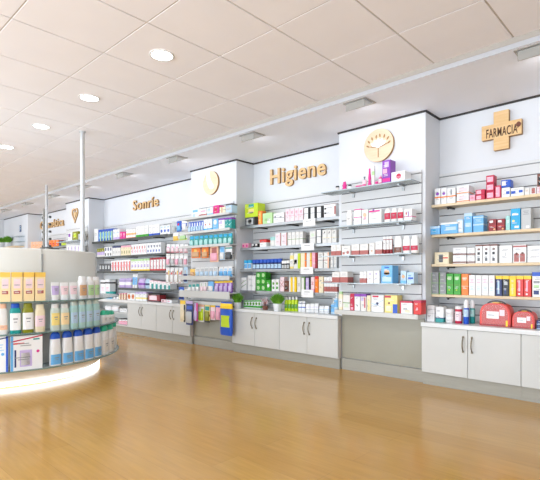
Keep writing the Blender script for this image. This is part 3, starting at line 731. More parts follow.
shelf(P, HZ[3], HY_, [
 (241, 246.4, 277.6, 'c', 'white carton with green leaves', 'white', 'd:.2:.5:leaf d:.5:.8:leaf'),
 (247.6, 255.4, 275.6, 'c', 'blank white wide carton', 'white', 'r:.45:.5:0:1:lightgrey'),
 *run(256, 265.8, 2, 272.4, 272, 'c', 'dark green stacked carton', 'green', 'o:.5:.5:.3:palegreen b:0:.1:darkgreen', 3),
 (266.2, 270.4, 280, 'c', 'short green carton', 'green', 'o:.5:.5:.3:white b:.4:.5:darkgreen'),
 *run(271.6, 279, 2, 279.6, 279.2, 'c', 'white carton with green flowers', 'white', 'o:.5:.3:.3:green o:.5:.66:.3:leaf'),
 (280, 284, 277, 'c', 'white carton with brown branches', 'palepink', 'd:.3:.7:brick d:.6:.3:brick'),
 (284.2, 288.6, 281, 'c', 'dark brown carton', 'brown', 'r:.2:.8:.2:.5:black'),
 *run(289, 296.4, 2, 277.4, 277, 'c', 'yellow-sided white carton', 'yellow', 'r:0:.45:0:1:offwhite'),
 (297, 300.6, 277, 'c', 'slim pale grey carton', 'offwhite', 'x:grey:.4'),
 (301, 304.8, 277, 'c', 'slim green-edged carton', 'leaf', 'r:.12:.85:.05:.95:offwhite'),
 (305.2, 310.4, 276.6, 'c', 'black-framed lilac carton', 'black', 'r:.12:.7:.08:.92:lilac'),
 (310.8, 314.4, 277, 'c', 'pink white carton', 'palepink', 'k:pink x:crimson:.5'),
 (314.8, 318.2, 276.4, 'c', 'orange red-topped carton', 'orange', 't:red'),
 (318.6, 323.2, 276.6, 'c', 'cream plain carton', 'cream', 'o:.5:.75:.12:grey'),
 *run(324, 337.4, 5, 277, 276.6, 'c', 'slim white carton with red bands', 'white', 'b:.1:.4:brick b:.66:.72:darkred'),
 ], .12)
P = 'on counter below Higiene'
shelf(P, CT, 4.14, [
 *run(243.4, 260.8, 6, 300.2, 299.8, 'c', 'green-and-white carton', 'white', 'o:.5:.55:.38:leaf b:.1:.3:green b:.8:.95:green', 1, None, .02),
 *run(283.6, 297, 4, 297.4, 296.8, 'round', 'lime green liquid bottle', 'lime', 'white leaf .2 .5'),
 *run(297.6, 304.8, 2, 301.6, 301.2, 'bag', 'white blue-striped soft pack', 'white', 'b:.4:.48:blue b:.8:.86:navy'),
 *run(305.2, 318, 3, 304, 303.4, 'bag', 'white grey-spotted soft pack', 'white', 'b:.3:.36:lightgrey b:.6:.64:lilac'),
 *run(318.4, 328.6, 2, 306, 306, 'bag', 'small white blue-marked soft pack', 'white', 'b:.5:.58:paleblue b:.2:.24:grey'),
 (329.4, 335.4, 298.5, 'pump', 'white-topped light blue bottle', 'paleblue', 'white sky'),
 ], .1)

# --- drop emblem pillar
DY = 3.925
P = 'on top tray under drop emblem'
shelf(P, DZ[0], DY, [
 (192, 198.6, 209, 'c', 'white blue-framed pack', 'white', 'r:.1:.9:.6:.9:sky r:.1:.5:.1:.4:paleblue'),
 (199, 206.6, 209, 'c', 'white pack with pink base', 'white', 'b:0:.3:brick r:.2:.9:.6:.8:pink'),
 (207, 212.8, 207.5, 'c', 'pale blue white pack', 'white', 'r:.1:.6:.5:.9:paleblue k:sky'),
 (213.2, 219, 205.4, 'c', 'magenta pack', 'magenta', 'r:.2:.7:.2:.8:crimson'),
 (219.4, 225.6, 207, 'c', 'cream striped pack', 'cream', 'r:.3:.5:0:1:tan b:.5:.6:grey'),
 (225.6, 231.8, 204, 'c', 'grey blue dark-topped pack', 'paleblue', 't:darkgrey r:.1:.9:.3:.6:lightgrey'),
 ], .1)
P = 'on second tray under drop emblem'
shelf(P, DZ[1], DY, [
 *run(188, 203, 6, 222.4, 220.8, 'pack', 'blue-and-white pack', 'blue', 'r:.3:.7:.1:.9:white v:paleblue'),
 *run(203.4, 212, 2, 219.6, 219, 'c', 'white blue-based carton', 'white', 'b:0:.2:cyan o:.5:.55:.16:brick'),
 (212.4, 218, 219, 'c', 'light blue carton', 'sky', 'o:.5:.7:.3:white'),
 (218.4, 224.6, 218.4, 'c', 'purple-topped white carton', 'white', 't:purple r:.1:.6:.5:.7:lilac'),
 *run(224.8, 231.6, 2, 218, 217.4, 'c', 'teal purple-topped carton', 'teal', 't:purple d:.3:.5:paleteal'),
 ], .1)
P = 'on third tray under drop emblem'
shelf(P, DZ[2], DY, [
 *run(189, 232, 9, 236.4, 233, 'pack', 'teal pack with white print', 'teal', 'r:.1:.9:.72:.95:cyan r:.2:.5:.2:.6:white v:paleteal'),
 ], .1)
P = 'hanging in fourth row under drop emblem'
hooks_ = []
def hang(rows, P, Y, hooks=True):
    for (p0, p1, yt, yb, look, col, spec) in rows:
        kind = 'bag' if spec.startswith('!') else 'pack'; sp = spec.lstrip('!')
        x0, x1 = PX(p0, Y), PX(p1, Y); x = (x0+x1)/2; w = (x1-x0)*.94
        zt, zb = ZZ((p0+p1)/2, yt, Y), ZZ((p0+p1)/2, yb, Y)
        o, cat = make(kind, x, Y, zb, w, .06 if kind == 'bag' else .02, zt-zb, 0, col, sp)
        reg(P, look, o, (round(x, 3), 0), cat)
        yw = COLF-.017 if x > -5.46 and x < -4.45 else WALL-.017
        yw = COLF-.017 if -5.455 < x < -4.46 else WALL-.017
        m = MB(); m.tube([(0, yw-Y, .006), (0, .005, .004), (0, -.012, .010)], .0022, M_metal, 6); m.box(-.01, .01, yw-Y-.003, yw-Y, -.008, .018, M_metal)
        h = m.build('peg_hook', None, (x, Y, zt)); h['label'] = '@'+look; hooks_.append((h, o))
hang([(190.5, 200, 247, 258, 'orange-brown pouch', 'orange', 'r:.3:.6:.2:.8:amber v:tan'),
 (200.8, 208, 247, 258, 'orange-brown pouch', 'orange', 'r:.3:.6:.2:.8:amber v:tan'),
 (209, 218, 246, 262, 'pink tan pouch', 'peach', 'r:.2:.8:.5:.9:brick v:pink'),
 (219, 224, 246.5, 260, 'blue white pouch', 'paleblue', 'r:.1:.9:.6:.95:sky v:white'),
 (224.5, 231.6, 246, 259.5, 'black-based white pouch', 'white', 'r:0:1:0:.35:black v:darkgrey b:.8:.9:teal')], P, 3.95)
P = 'on fifth tray under drop emblem'
shelf(P, DZ[4], DY, [
 (189.4, 194.4, 269, 'pack', 'yellow brown pack', 'amber', 'r:.3:.7:.2:.6:brick v:tan'),
 *run(195, 217.4, 5, 268, 266.8, 'pack', 'white grey-blue pack', 'white', 'r:.1:.9:.5:.9:lightgrey v:paleblue'),
 *run(218.4, 231.8, 3, 267, 266, 'pack', 'white blue-based pack', 'white', 'k:sky r:.2:.8:.6:.8:paleblue v:sky'),
 ], .1)
P = 'on lowest tray under drop emblem'
shelf(P, DZ[5], DY, [
 *run(187.6, 199, 3, 284, 283, 'pack', 'grey teal pack', 'lightgrey', 'r:.1:.9:.5:.9:teal v:white'),
 *run(199.4, 207, 2, 282.6, 282, 'pack', 'white green-striped pack', 'white', 'r:.4:.5:.1:.9:leaf v:palepink'),
 *run(207.4, 213.4, 1, 281.6, 281.4, 'pack', 'cyan pack', 'sky', 'v:white'),
 *run(214, 232, 4, 281.6, 280.6, 'pack', 'purple yellow-topped pack', 'purple', 't:yellow r:.2:.8:.5:.8:lilac v:lilac'),
 ], .1)
P = 'hanging low under drop emblem'
hang([(197.6, 203.4, 303, 322, 'lime white pack', 'white', 'r:.5:.9:.1:.7:lime r:.0:1:.8:1:peach v:lime'),
 (203.8, 209.4, 302.5, 322.5, 'brown green pack', 'paleyellow', 'b:.0:.1:black b:.3:.4:brown r:.1:.9:.6:.8:teal v:olive'),
 (209.8, 214.6, 304, 320, 'pale rose pack', 'palepink', 'b:.8:1:yellow v:pink'),
 (215, 219.6, 305, 320, 'pink blue-topped pack', 'pink', 't:blue v:pink'),
 ], P, 3.93)
hang([(193, 197.2, 303, 321, 'violet pink pack', 'lilac', 'r:.6:1:0:1:magenta v:lilac'),
 (218.6, 231, 302, 335.5, 'big blue yellow-topped bag', 'blue', '!t:yellow b:.8:.86:yellow l:lime')], P, 3.88)
P = 'hanging beside the Sonríe cabinets'
hang([(179.4, 184.8, 300.5, 322, 'cream yellow-topped pack', 'cream', 'r:.7:1:0:.8:black t:yellow v:cream'),
 (185.2, 192.4, 301, 325, 'navy large pack', 'navy', 'b:.88:1:lilac v:lightgrey r:.1:.9:.65:.8:blue')], P, 3.86)

# --- Sonríe alcove
P = 'on top shelf below Sonríe'
SY = 4.165
shelf(P, SZ[0], SY, [
 (94, 98, 229, 'c', 'plain white carton', 'white', 'x:lightgrey'),
 *run(98.4, 112.6, 5, 230, 228.4, 'c', 'blue green-striped carton', 'blue', 'r:.6:1:0:.8:palegreen r:.1:.5:.2:.7:sky'),
 *run(113, 119.6, 2, 229.6, 229, 'c', 'white lilac-based carton', 'white', 'k:lilac r:.2:.8:.6:.7:paleblue'),
 *run(119.8, 125.6, 2, 232, 231.6, 'c', 'magenta-spotted carton', 'magenta', 'o:.5:.6:.25:pink'),
 *run(126, 135.6, 3, 229.4, 228.6, 'c', 'white orange-banded carton', 'white', 'b:.35:.55:paleorange b:.0:.08:orange'),
 *run(136, 148.6, 3, 226.8, 225.4, 'c', 'white green-based carton', 'white', 'b:0:.22:green'),
 *run(149, 159.6, 3, 225.2, 224.4, 'c', 'white blue-based carton', 'white', 'b:0:.2:blue'),
 *run(160, 170, 3, 226, 225, 'c', 'white carton with blue circles', 'white', 'o:.5:.4:.3:blue r:.2:.8:.75:.9:paleblue'),
 ], .13)
P = 'on second shelf below Sonríe'
shelf(P, SZ[1], SY, [
 *run(97, 104, 3, 249, 248, 'c', 'low lilac-and-olive carton', 'lilac', 'b:.6:1:olive k:offwhite'),
 *run(104.4, 112, 3, 247, 246.6, 'c', 'white navy-spotted carton', 'white', 'r:.3:.8:.6:.9:navy r:.3:.7:.1:.35:black'),
 *run(112.4, 120.6, 3, 246.4, 246, 'c', 'pale grey carton', 'offwhite', 't:navy x:grey:.3'),
 *run(121, 130.6, 4, 246, 245.4, 'c', 'cream pink-topped carton', 'cream', 't:pink r:.3:.6:.2:.5:olive'),
 *run(131, 146.6, 6, 244.8, 243.2, 'c', 'white red-speckled carton', 'white', 'r:.2:.5:.55:.8:red r:.5:.8:.2:.5:pink'),
 *run(147, 161, 5, 243.4, 242.4, 'c', 'white blue-speckled carton', 'white', 'r:.2:.6:.2:.4:blue r:.5:.8:.6:.8:navy b:0:.05:navy'),
 ], .13)
P = 'on third shelf below Sonríe'
shelf(P, SZ[2], SY, [
 *run(99, 110.4, 4, 264, 263.6, 'c', 'low dark grey carton', 'darkgrey', 'r:.2:.8:.3:.7:lightgrey'),
 *run(111, 130.6, 7, 260.8, 259.4, 'c', 'white red-striped carton', 'white', 'r:.55:.9:.05:.85:red r:.1:.4:.4:.6:pink'),
 *run(131, 149.6, 6, 259.6, 258.4, 'c', 'white yellow-based carton', 'white', 'b:0:.12:yellow r:.2:.7:.3:.55:lilac t:palegreen'),
 *run(150, 165, 5, 258, 257, 'c', 'white crimson-framed carton', 'white', 'r:0:.2:0:1:crimson t:darkred b:0:.12:red'),
 ], .13)
P = 'on bottom shelf below Sonríe'
shelf(P, SZ[3], SY, [
 *run(118, 130.6, 2, 278.4, 278, 'bag', 'lilac-printed soft pack', 'lilac', 'b:.3:.6:white b:.7:.74:navy'),
 *run(131.4, 136.4, 2, 274.6, 274.4, 'tube', 'white upright tube', 'white', 'white sky'),
 (137, 143.8, 278.4, 'bag', 'purple-ringed soft pack', 'lilac', 'b:.35:.55:purple'),
 (144.2, 149, 278.8, 'bag', 'pale blue soft pack', 'paleblue', 'b:.35:.55:navy'),
 *run(149.4, 170.4, 5, 280, 283, 'c', 'white teal-ended carton', 'white', 'r:.5:1:0:.6:teal t:palepink'),
 ], .13)
P = 'on counter below Sonríe'
shelf(P, CT, 4.10, [
 *run(100.4, 110, 2, 280, 279.4, 'c', 'tall white black-striped carton', 'white', 'b:.78:.86:black x:pink:.4', 1, None, .12),
 *run(104.5, 111.6, 2, 291.8, 291.4, 'jar', 'teal blue tub', 'cyan', 'teal -'),
 *run(112, 118.4, 2, 295.4, 295, 'c', 'white navy-striped carton', 'white', 'r:.1:.4:.1:.8:navy'),
 *run(119, 126.6, 3, 293.6, 293, 'c', 'cream pink-edged carton', 'cream', 'r:.6:1:0:1:brick t:pink'),
 *run(127.2, 135, 2, 293.4, 293, 'c', 'orange flower-printed carton', 'white', 'o:.5:.5:.36:orange o:.5:.5:.16:crimson'),
 *run(135.4, 146.6, 3, 292.6, 292, 'c', 'white lilac-topped carton', 'white', 't:lilac b:.2:.4:paleyellow'),
 (148, 160, 293.4, 'c', 'dark red patterned chest', 'darkred', 'r:.1:.75:.2:.7:palepink b:.8:1:black b:0:.1:black'),
 (161, 166, 299.6, 'c', 'low pale pink carton', 'palepink', 'r:.2:.6:.3:.7:brick'),
 (166.4, 172, 300.2, 'c', 'low white carton', 'white', 'r:.2:.6:.3:.7:pink'),
 ], .12)
P = 'inside the open unit behind the island'
shelf(P, CB+.228, 4.09, [
 *run(119.6, 127, 2, 308.5, 308.5, 'c', 'white grey-printed carton', 'white', 'x:grey:.4'),
 *run(103.6, 117.6, 2, 305.6, 305.6, 'bag', 'plain white soft pack', 'white', 'b:.5:.56:palepink'),
 ], .12)
shelf(P, CB+.018, 4.09, [
 *run(118.6, 127, 3, 318.6, 318.6, 'c', 'white red-based carton', 'white', 'b:0:.5:pink b:.5:.55:red b:.84:1:black'),
 ], .12)
# hanging cards to the right of the Sonríe shelves
P = 'hanging in top row right of Sonríe'
hang([(171, 175.4, 222, 232, 'teal-edged grey card', 'lightgrey', 'r:.2:.8:.2:.6:teal v:lightgrey'),
 (176, 181, 221, 231.5, 'blue red-dotted card', 'blue', 'r:.2:.5:.3:.8:red v:sky'),
 (181.4, 186.4, 219, 229.5, 'white blue-crossed card', 'white', 'b:.3:.6:blue v:white')], P, 4.08)
P = 'hanging in second row right of Sonríe'
hang([(172.5, 178, 232.5, 240.6, 'white yellow-based card', 'white', 'k:yellow v:amber'),
 (178.6, 186.6, 232, 240, 'white lime-based card', 'white', 'k:lime v:palegreen')], P, 4.08)
P = 'hanging in third row right of Sonríe'
hang([(166+4.4*k, 169.8+4.4*k, 244, 252.5, 'white pink-printed card', 'white', 'r:.2:.7:.3:.7:pink v:palepink b:.0:.08:crimson') for k in range(5)], P, 4.08)
P = 'hanging in fourth row right of Sonríe'
hang([(165.6+4.4*k, 169.4+4.4*k, 254, 265.5, 'tall crimson-striped card', 'white', 'r:%s:.9:.1:.6:%s v:%s t:offwhite' % (('.4', 'crimson', 'lightgrey') if k % 2 else ('.6', 'grey', 'pink'))) for k in range(5)], P, 4.08)
P = 'hanging in fifth row right of Sonríe'
hang([(165.4+4.3*k, 169.1+4.3*k, 267.5, 283.5, 'red-and-white toothbrush card', 'white', 'r:.1:.45:.05:.7:%s r:.6:.9:.1:.8:%s v:white' % (('red', 'brick') if k % 2 else ('brick', 'amber'))) for k in range(4)], P, 4.06)
hang([(183, 187, 267, 283, 'pale blue toothbrush card', 'paleblue', 'r:.2:.6:.1:.8:lightgrey v:navy')], P, 4.06)
P = 'hanging in lowest row right of Sonríe'
hang([(178, 183.4, 287, 299.5, 'blue-grey capped card', 'blue', 'r:.2:.8:.1:.8:paleblue v:navy b:.5:.56:navy'),
 (183.8, 188, 289, 299.5, 'white yellow-striped card', 'white', 'r:.2:.5:.1:.9:yellow v:lightgrey')], P, 4.05)

# --- heart pillar and far alcove
P = 'on shelf under the heart emblem'
for z, w_ in ((1.70, 'upper'), (1.38, 'lower')):
    r = thing('glass_shelf', w_+' glass shelf on the pillar with the heart emblem', 'shelf', (0, 0, z), 0, 'glass shelves under the heart emblem')
    m = MB(); m.box(-9.82, -8.82, 3.88, 4.072, -.01, 0, M_glass); m.build('glass_pane', r)
    m = MB(); m.box(-9.82, -8.82, 3.874, 3.88, -.012, .001, M_glassedge); m.build('polished_edge', r)
shelf(P, 1.70, 3.90, [(68, 72, 233, 'c', 'white purple-printed carton', 'white', 'r:.1:.6:.5:.9:purple'), (72.4, 78, 231.6, 'c', 'olive lime carton', 'olive', 'r:.2:.7:.3:.8:lime'), (78.2, 80.6, 234, 'c', 'pale grey carton', 'lightgrey', 'x:grey')], .1)
shelf(P.replace('shelf', 'lower shelf'), 1.38, 3.90, [*run(67, 80.5, 4, 245.6, 245, 'c', 'white lilac-striped carton', 'white', 'r:.3:.6:.1:.9:lilac')], .1)
grey_shelf(1.655, -12.1, -9.87, 'metal shelf with orange packs in the far alcove', 'shelves in the far alcove')
P = 'in the far alcove beyond the pole'
shelf(P, 1.655, SY, [*run(26, 42, 5, 242.4, 241.4, 'c', 'pale orange carton', 'peach', 'r:.2:.7:.2:.6:paleorange'), *run(49, 58.6, 3, 240.4, 240, 'c', 'bright orange carton', 'orange', 'r:.2:.7:.2:.6:red'), (59, 61, 240.6, 'c', 'dark slim carton', 'navy', 'x:grey'), *run(61.2, 67, 2, 243, 243, 'c', 'low lime carton', 'lime', 'k:olive')], .12)
grey_shelf(1.36, -12.1, -9.87, 'empty lower metal shelf in the far alcove', 'shelves in the far alcove')
# far left wall: wooden shelf with two bushy plants, glass shelf lines, small blue sign
r = thing('wooden_shelf', 'small wooden shelf carrying bushy plants on the far left wall', 'shelf', (0, 0, 1.745)); m = MB(); m.box(XL+.01, -12.35, 3.86, COLF-.001, -.03, 0, M_shelfwood, .002); m.build('shelf_board', r)
for z in (1.86, 1.99):
    r = thing('glass_shelf', ('lower' if z < 1.9 else 'upper')+' small glass shelf on the far left wall', 'shelf', (0, 0, z)); m = MB(); m.box(-12.75, -12.3, 3.92, COLF-.001, -.01, 0, M_glassedge); m.build('glass_pane', r)
x = PX(20.2, COLF-.01); z = ZZ(20.2, 228.6, COLF-.01)
r = thing('blue_sign', 'small blue sign with white strokes on the far left wall', 'sign', (x, COLF-.001, z))
m = MB(); m.box(-.055, .055, -.008, 0, -.085, .085, PM('navy'), .002); m.build('sign_plate', r)
m = MB(); m.box(-.03, .04, -.010, -.008, .035, .06, PM('paleblue')); m.box(-.03, .04, -.010, -.008, -.02, .005, PM('paleblue')); m.box(-.03, -.005, -.010, -.008, -.06, .035, PM('paleblue')); m.build('white_strokes', r)

# ---------------------------------------------------------------- price cards on the Higiene shelves
for k, (p0, p1, y0, y1) in enumerate([(302.6, 315.6, 219, 226.2), (300.8, 314.4, 243.4, 250.4), (300.2, 313.4, 267, 274.2), (301, 313.6, 289.6, 297.4)]):
    Y = 4.13; x0, x1 = PX(p0, Y), PX(p1, Y); zt, zb = ZZ(p0+5, y0, Y), ZZ(p0+5, y1, Y)
    r = thing('price_card', 'white card clipped to the front of the %s Higiene shelf' % ORD[k], 'sign', ((x0+x1)/2, Y, zb), 0, 'white cards on the Higiene shelves')
    w = (x1-x0)*.95; h = zt-zb
    m = MB(); m.box(-w/2, w/2, 0, .002, 0, h, PM('white')); m.box(-w*.25, w*.2, -.0008, 0, h*.66, h*.74, PM('grey')); m.box(-w*.3, w*.05, -.0008, 0, h*.42, h*.46, PM('lightgrey')); m.build('card', r)
    m = MB(); m.box(-.015, .015, .002, .019, h*.35, h*.6, M_plastic); m.build('clip', r)

# ---------------------------------------------------------------- plants
def grass_mesh(w, h, n, seed):
    rd = random.Random(seed); m = MB()
    for k in range(n):
        a = rd.uniform(0, 2*PI); rr = (rd.random()**.6)*w*.42; lx, ly = rr*math.cos(a), rr*math.sin(a)
        L = h*rd.uniform(.7, 1.0)*(1-.45*(rr/(w*.42))**2); ox, oy = lx*rd.uniform(.15, .5), ly*rd.uniform(.15, .5); t = rd.uniform(0, PI); bw = w*.018
        dx, dy = bw*math.cos(t), bw*math.sin(t); q = len(m.v); rb = .62
        for s, wd in ((0, 1), (.5, .8), (.85, .5)):
            cx, cy, cz = lx*rb+(lx*(1-rb)+ox)*s**1.2, ly*rb+(ly*(1-rb)+oy)*s**1.2, L*s
            m.v += [(cx-dx*wd, cy-dy*wd, cz), (cx+dx*wd, cy+dy*wd, cz)]
        m.v.append((lx+ox*1.2, ly+oy*1.2, L))
        m.face([q, q+1, q+3, q+2], M_grass); m.face([q+2, q+3, q+5, q+4], M_grass); m.face([q+4, q+5, q+6], M_grass)
    return m
def plant(px, pw, ytop, yrim, z, Y, label, potw):
    x = PX(px, Y); d = Y/ray(px)[1]; s = d/FP
    zr = ZZ(px, yrim, Y); zt = ZZ(px, ytop, Y)
    r = thing('potted_grass', label, 'plant', (x, Y, z), 0, 'small green plants in white pots')
    hp = zr-z; w = potw*s
    m = MB(); m.loft([(0, w*.38, w*.38, 5), (.004, w*.4, w*.4, 5), (hp*.96, w*.5, w*.5, 5), (hp, w*.49, w*.49, 5)], M_pot, 24); m.build('pot', r)
    m = grass_mesh(pw*s*1.12, (zt-zr)*1.05, 620, int(px)); o = m.build('foliage', r, (0, 0, hp))
plant(237.6, 10.5, 292, 302.4, CT, 4.06, 'small potted grass at the left end of the Higiene counter', 6.4)
plant(277.6, 13, 292.5, 303.6, CT, 4.05, 'larger potted grass in the middle of the Higiene counter', 7.2)
plant(1.2, 7, 237, 242.5, 1.746, 3.97, 'bushy plant cut by the left edge on the far wall', 4)
plant(7.4, 8.5, 235.5, 242.5, 1.746, 3.97, 'right bushy plant on the wooden shelf of the far left wall', 4)
# brown dried-flower bundle on the Higiene counter
x = PX(265.4, 4.10); r = thing('dried_flowers', 'bundle of brown and pink dried twigs between the two potted grasses', 'plant', (x, 4.10, CT))
m = MB(); m.loft([(0, .03, .03, 2), (.05, .038, .038, 2)], PM('brown'), 16); m.build('holder', r)
m = MB(); rd = random.Random(3)
for k in range(34):
    a = rd.uniform(0, 2*PI); q = rd.uniform(.2, 1); m.tube([(0.01*q*math.cos(a), .01*q*math.sin(a), .045), (.055*q*math.cos(a), .055*q*math.sin(a), rd.uniform(.09, .17))], .0035, PM(rd.choice(['brick', 'brown', 'palepink', 'lightgrey'])), 5)
m.build('twigs', r)

# ---------------------------------------------------------------- first aid bags
def aidbag(p0, p1, yt, label, Y=4.09):
    x0, x1 = PX(p0, Y), PX(p1, Y); w = x1-x0; px = (p0+p1)/2; h = ZZ(px, yt, Y)-CT
    RB = mat('bag_red', hexc='e5443a', rough=.35)
    r = thing('first_aid_bag', label, 'bag', ((x0+x1)/2, Y, CT+.001), 0, 'red first aid bags on the counter')
    def outl(s, zz=0, k=0):
        pts = [(-w/2*s, zz), (w/2*s, zz)]
        for i in range(17):
            t = PI*i/16; pts.append((w/2*s*math.copysign(abs(math.cos(t))**.55, math.cos(t)), zz+h*.35*s+(h*.55*s)*math.sin(t)**.8))
        return pts
    m = MB(); m.prism(outl(1), .006, .12, RB); m.prism(outl(.95, h*.02), 0, .006, RB, PM('darkred')); m.build('body', r)
    m = MB(); m.prism([(a*.93, c) for a, c in outl(.9, h*.05)], -.0016, -.0004, M_plastic); m.build('clear_front', r)
    m = MB(); m.box(-w*.26, w*.14, -.003, -.0018, h*.3, h*.58, PM('white')); m.box(-w*.22, w*.0, -.0036, -.003, h*.42, h*.45, PM('grey')); m.box(w*.16, w*.32, -.003, -.0018, h*.42, h*.66, PM('palepink')); m.build('paper_label', r)
    m = MB(); m.box(-w*.495, w*.495, -.004, .006, h*.03, h*.07, PM('darkred')); m.box(w*.36, w*.42, -.005, .004, h*.03, h*.25, PM('yellow')); m.build('zip_strip', r)
    m = MB(); m.tube([(w*.3*math.cos(PI*i/12), .05, h*.83+h*.16*math.sin(PI*i/12)) for i in range(13)], .006, PM('darkgrey'), 8); m.box(-w*.12, w*.12, .03, .07, h*.9, h*.935, PM('amber'), .003); m.build('carry_handle', r)
aidbag(479.4, 510.4, 301, 'larger red first aid bag with carry handle on the counter')
aidbag(512, 534.4, 310, 'smaller red first aid bag right of the larger one')

# ---------------------------------------------------------------- signs
def letters(word, p0, p1, ybase, ytop_cap, Y, root, depth=.02, front=None, side=None, off=.012, name='letter', capch='H', curve=None):
    """word spans p0..p1 on the plane y=Y, baseline through ybase at p0"""
    x0, x1 = PX(p0, Y), PX(p1, Y); z0 = ZZ(p0, ybase, Y); hcap = ZZ(p0, ytop_cap, Y)-z0
    def tmesh(s):
        cu = bpy.data.curves.new('t', 'FONT'); cu.body = s; cu.size = 1; cu.offset = off; cu.extrude = .5; cu.resolution_u = 4; cu.space_character = 1.08
        o = bpy.data.objects.new('t', cu); C.objects.link(o); dg = bpy.context.evaluated_depsgraph_get(); dg.update()
        me = bpy.data.meshes.new_from_object(o.evaluated_get(dg)); bpy.data.objects.remove(o); bpy.data.curves.remove(cu); return me
    def mx(me): xs = [v.co.x for v in me.vertices]; return min(xs), max(xs)
    full = tmesh(word); f0, f1 = mx(full); hc = max(v.co.y for v in tmesh(capch).vertices)
    sx = (x1-x0)/(f1-f0); sz = hcap/hc
    for k, ch in enumerate(word):
        me = tmesh(ch); a, c = mx(me); fx = mx(tmesh(word[:k+1]))[1]; dx = fx-c
        for v in me.vertices:
            X, Yy, Z = v.co; v.co = ((X+dx-f0)*sx, (-Z+.5)*depth-depth, Yy*sz)
        me.materials.clear(); me.materials.append(front); me.materials.append(side)
        me.update()
        bm = bmesh.new(); bm.from_mesh(me); bmesh.ops.remove_doubles(bm, verts=bm.verts, dist=1e-5); bmesh.ops.recalc_face_normals(bm, faces=bm.faces)
        for f in bm.faces: f.material_index = 0 if f.normal.y < -.7 else 1
        bm.to_mesh(me); bm.free()
        o = link(name, me, root, (x0-root.location.x, Y-root.location.y, z0-root.location.z))
r = thing('wall_lettering', 'wooden cut-out lettering reading Higiene on the white wall', 'sign', (PX(271, WALL), WALL-.001, 2.0))
letters('Higiene', 271.4, 327, 184.6, 172.6-2.4, WALL-.002, r, .03, M_wood, M_woodside, off=.022)
r = thing('wall_lettering', 'wooden cut-out lettering reading Sonríe on the white wall', 'sign', (PX(134, WALL), WALL-.001, 2.0))
letters('Sonríe', 134, 159.4, 210.6, 201, WALL-.002, r, .03, M_wood, M_woodside)
r = thing('wall_lettering', 'wooden lettering partly behind the thin pole beside the heart emblem', 'sign', (PX(40, WALL), WALL-.001, 2.0))
letters('Cosmética', 41, 64.6, 229.6, 222, WALL-.002, r, .03, M_wood, M_woodside)
# cross
Y = WALL-.002; cxp = PX(502.6, Y); cz = ZZ(502.6, 131.2, Y); wx = (PX(522.6, Y)-PX(483, Y))/2; wz = (ZZ(502, 111.6, Y)-ZZ(502, 150, Y))/2; aw = (PX(509.6, Y)-PX(494.6, Y))/2; az = wz*.38
r = thing('pharmacy_cross', 'wooden cross reading FARMACIA on the white wall at the right', 'sign', (cxp, Y, cz))
pts = [(-aw, -wz), (aw, -wz), (aw, -az), (wx, -az), (wx, az), (aw, az), (aw, wz), (-aw, wz), (-aw, az), (-wx, az), (-wx, -az), (-aw, -az)]
m = MB(); m.prism(pts, -.045, 0, M_wood, M_woodside); m.build('cross_board', r)
letters('FARMACIA', 486.3, 517.6, 138.6, 130.0, Y-.045, r, .003, M_burn, M_burn, off=.012, name='burnt_letter')
m = MB(); m.prism([(wx*.86+.017*math.cos(2*PI*i/16)*(1+.25*math.cos(4*PI*i/16)), .02+.024*math.sin(2*PI*i/16)) for i in range(16)], -.048, -.045, PM('brown')); m.prism([(wx*.80, -.012), (wx*.84, -.012), (wx*.87, .012), (wx*.85, .014)], -.048, -.045, PM('brown')); m.build('leaf_mark', r)
# round emblems
def disc(px0, px1, y0, y1, Y, name, label):
    pc = (px0+px1)/2; x = PX(pc, Y); z = ZZ(pc, (y0+y1)/2, Y); rx = (PX(px1, Y)-PX(px0, Y))/2; rz_ = (ZZ(pc, y0, Y)-ZZ(pc, y1, Y))/2
    rr = (rx+rz_)/2
    r = thing(name, label, 'sign', (x, Y, z))
    m = MB(); m.prism([(rr*math.cos(2*PI*i/48), rr*math.sin(2*PI*i/48)) for i in range(48)], -.03, 0, M_palewood, M_woodside); m.build('disc', r)
    return r, rr
def leafp(x, z, ang, L, W, n=8):
    pts = []
    for i in range(n+1): t = i/n; pts.append((t*L, W*math.sin(PI*t)**.8))
    for i in range(n-1, 0, -1): t = i/n; pts.append((t*L, -W*math.sin(PI*t)**.8))
    c, s = math.cos(ang), math.sin(ang); return [(x+a*c-b*s, z+a*s+b*c) for a, b in pts]
r, q = disc(365.6, 394, 129, 162.6, COLF, 'tree_emblem', 'round wooden emblem with a white branching tree on the pillar')
for k, (ang, L, W) in enumerate(((90, .60, .13), (62, .60, .13), (118, .60, .13), (36, .64, .12), (144, .64, .12))):
    m = MB(); m.prism(leafp(0, -q*.16, math.radians(ang), q*L, q*W), -.0312-.0004*k, -.0302, M_inlay); m.build('petal', r)
m = MB(); m.box(-q*.025, q*.025, -.034, -.0302, -q*.74, -q*.16, M_woodside); m.build('trunk', r)
for ang, L in ((13, .80), (33, .86), (54, .80), (78, .78), (104, .74), (127, .80), (147, .86), (167, .80)):
    a = math.radians(ang); m = MB(); m.prism(leafp(q*L*.80*math.cos(a), -q*.16+q*L*.80*math.sin(a), a+(.35 if ang < 90 else -.35), q*.24, q*.05), -.0345, -.0302, M_woodside); m.build('leaf', r)
for ang in (16, 164):
    m = MB(); m.prism(leafp(0, -q*.17, math.radians(ang), q*.72, q*.03), -.0345, -.0336, M_woodside); m.build('branch', r)
r, q = disc(204.4, 219.6, 171.6, 194.8, COLF, 'drop_emblem', 'round wooden emblem with a white drop shape on the pillar')
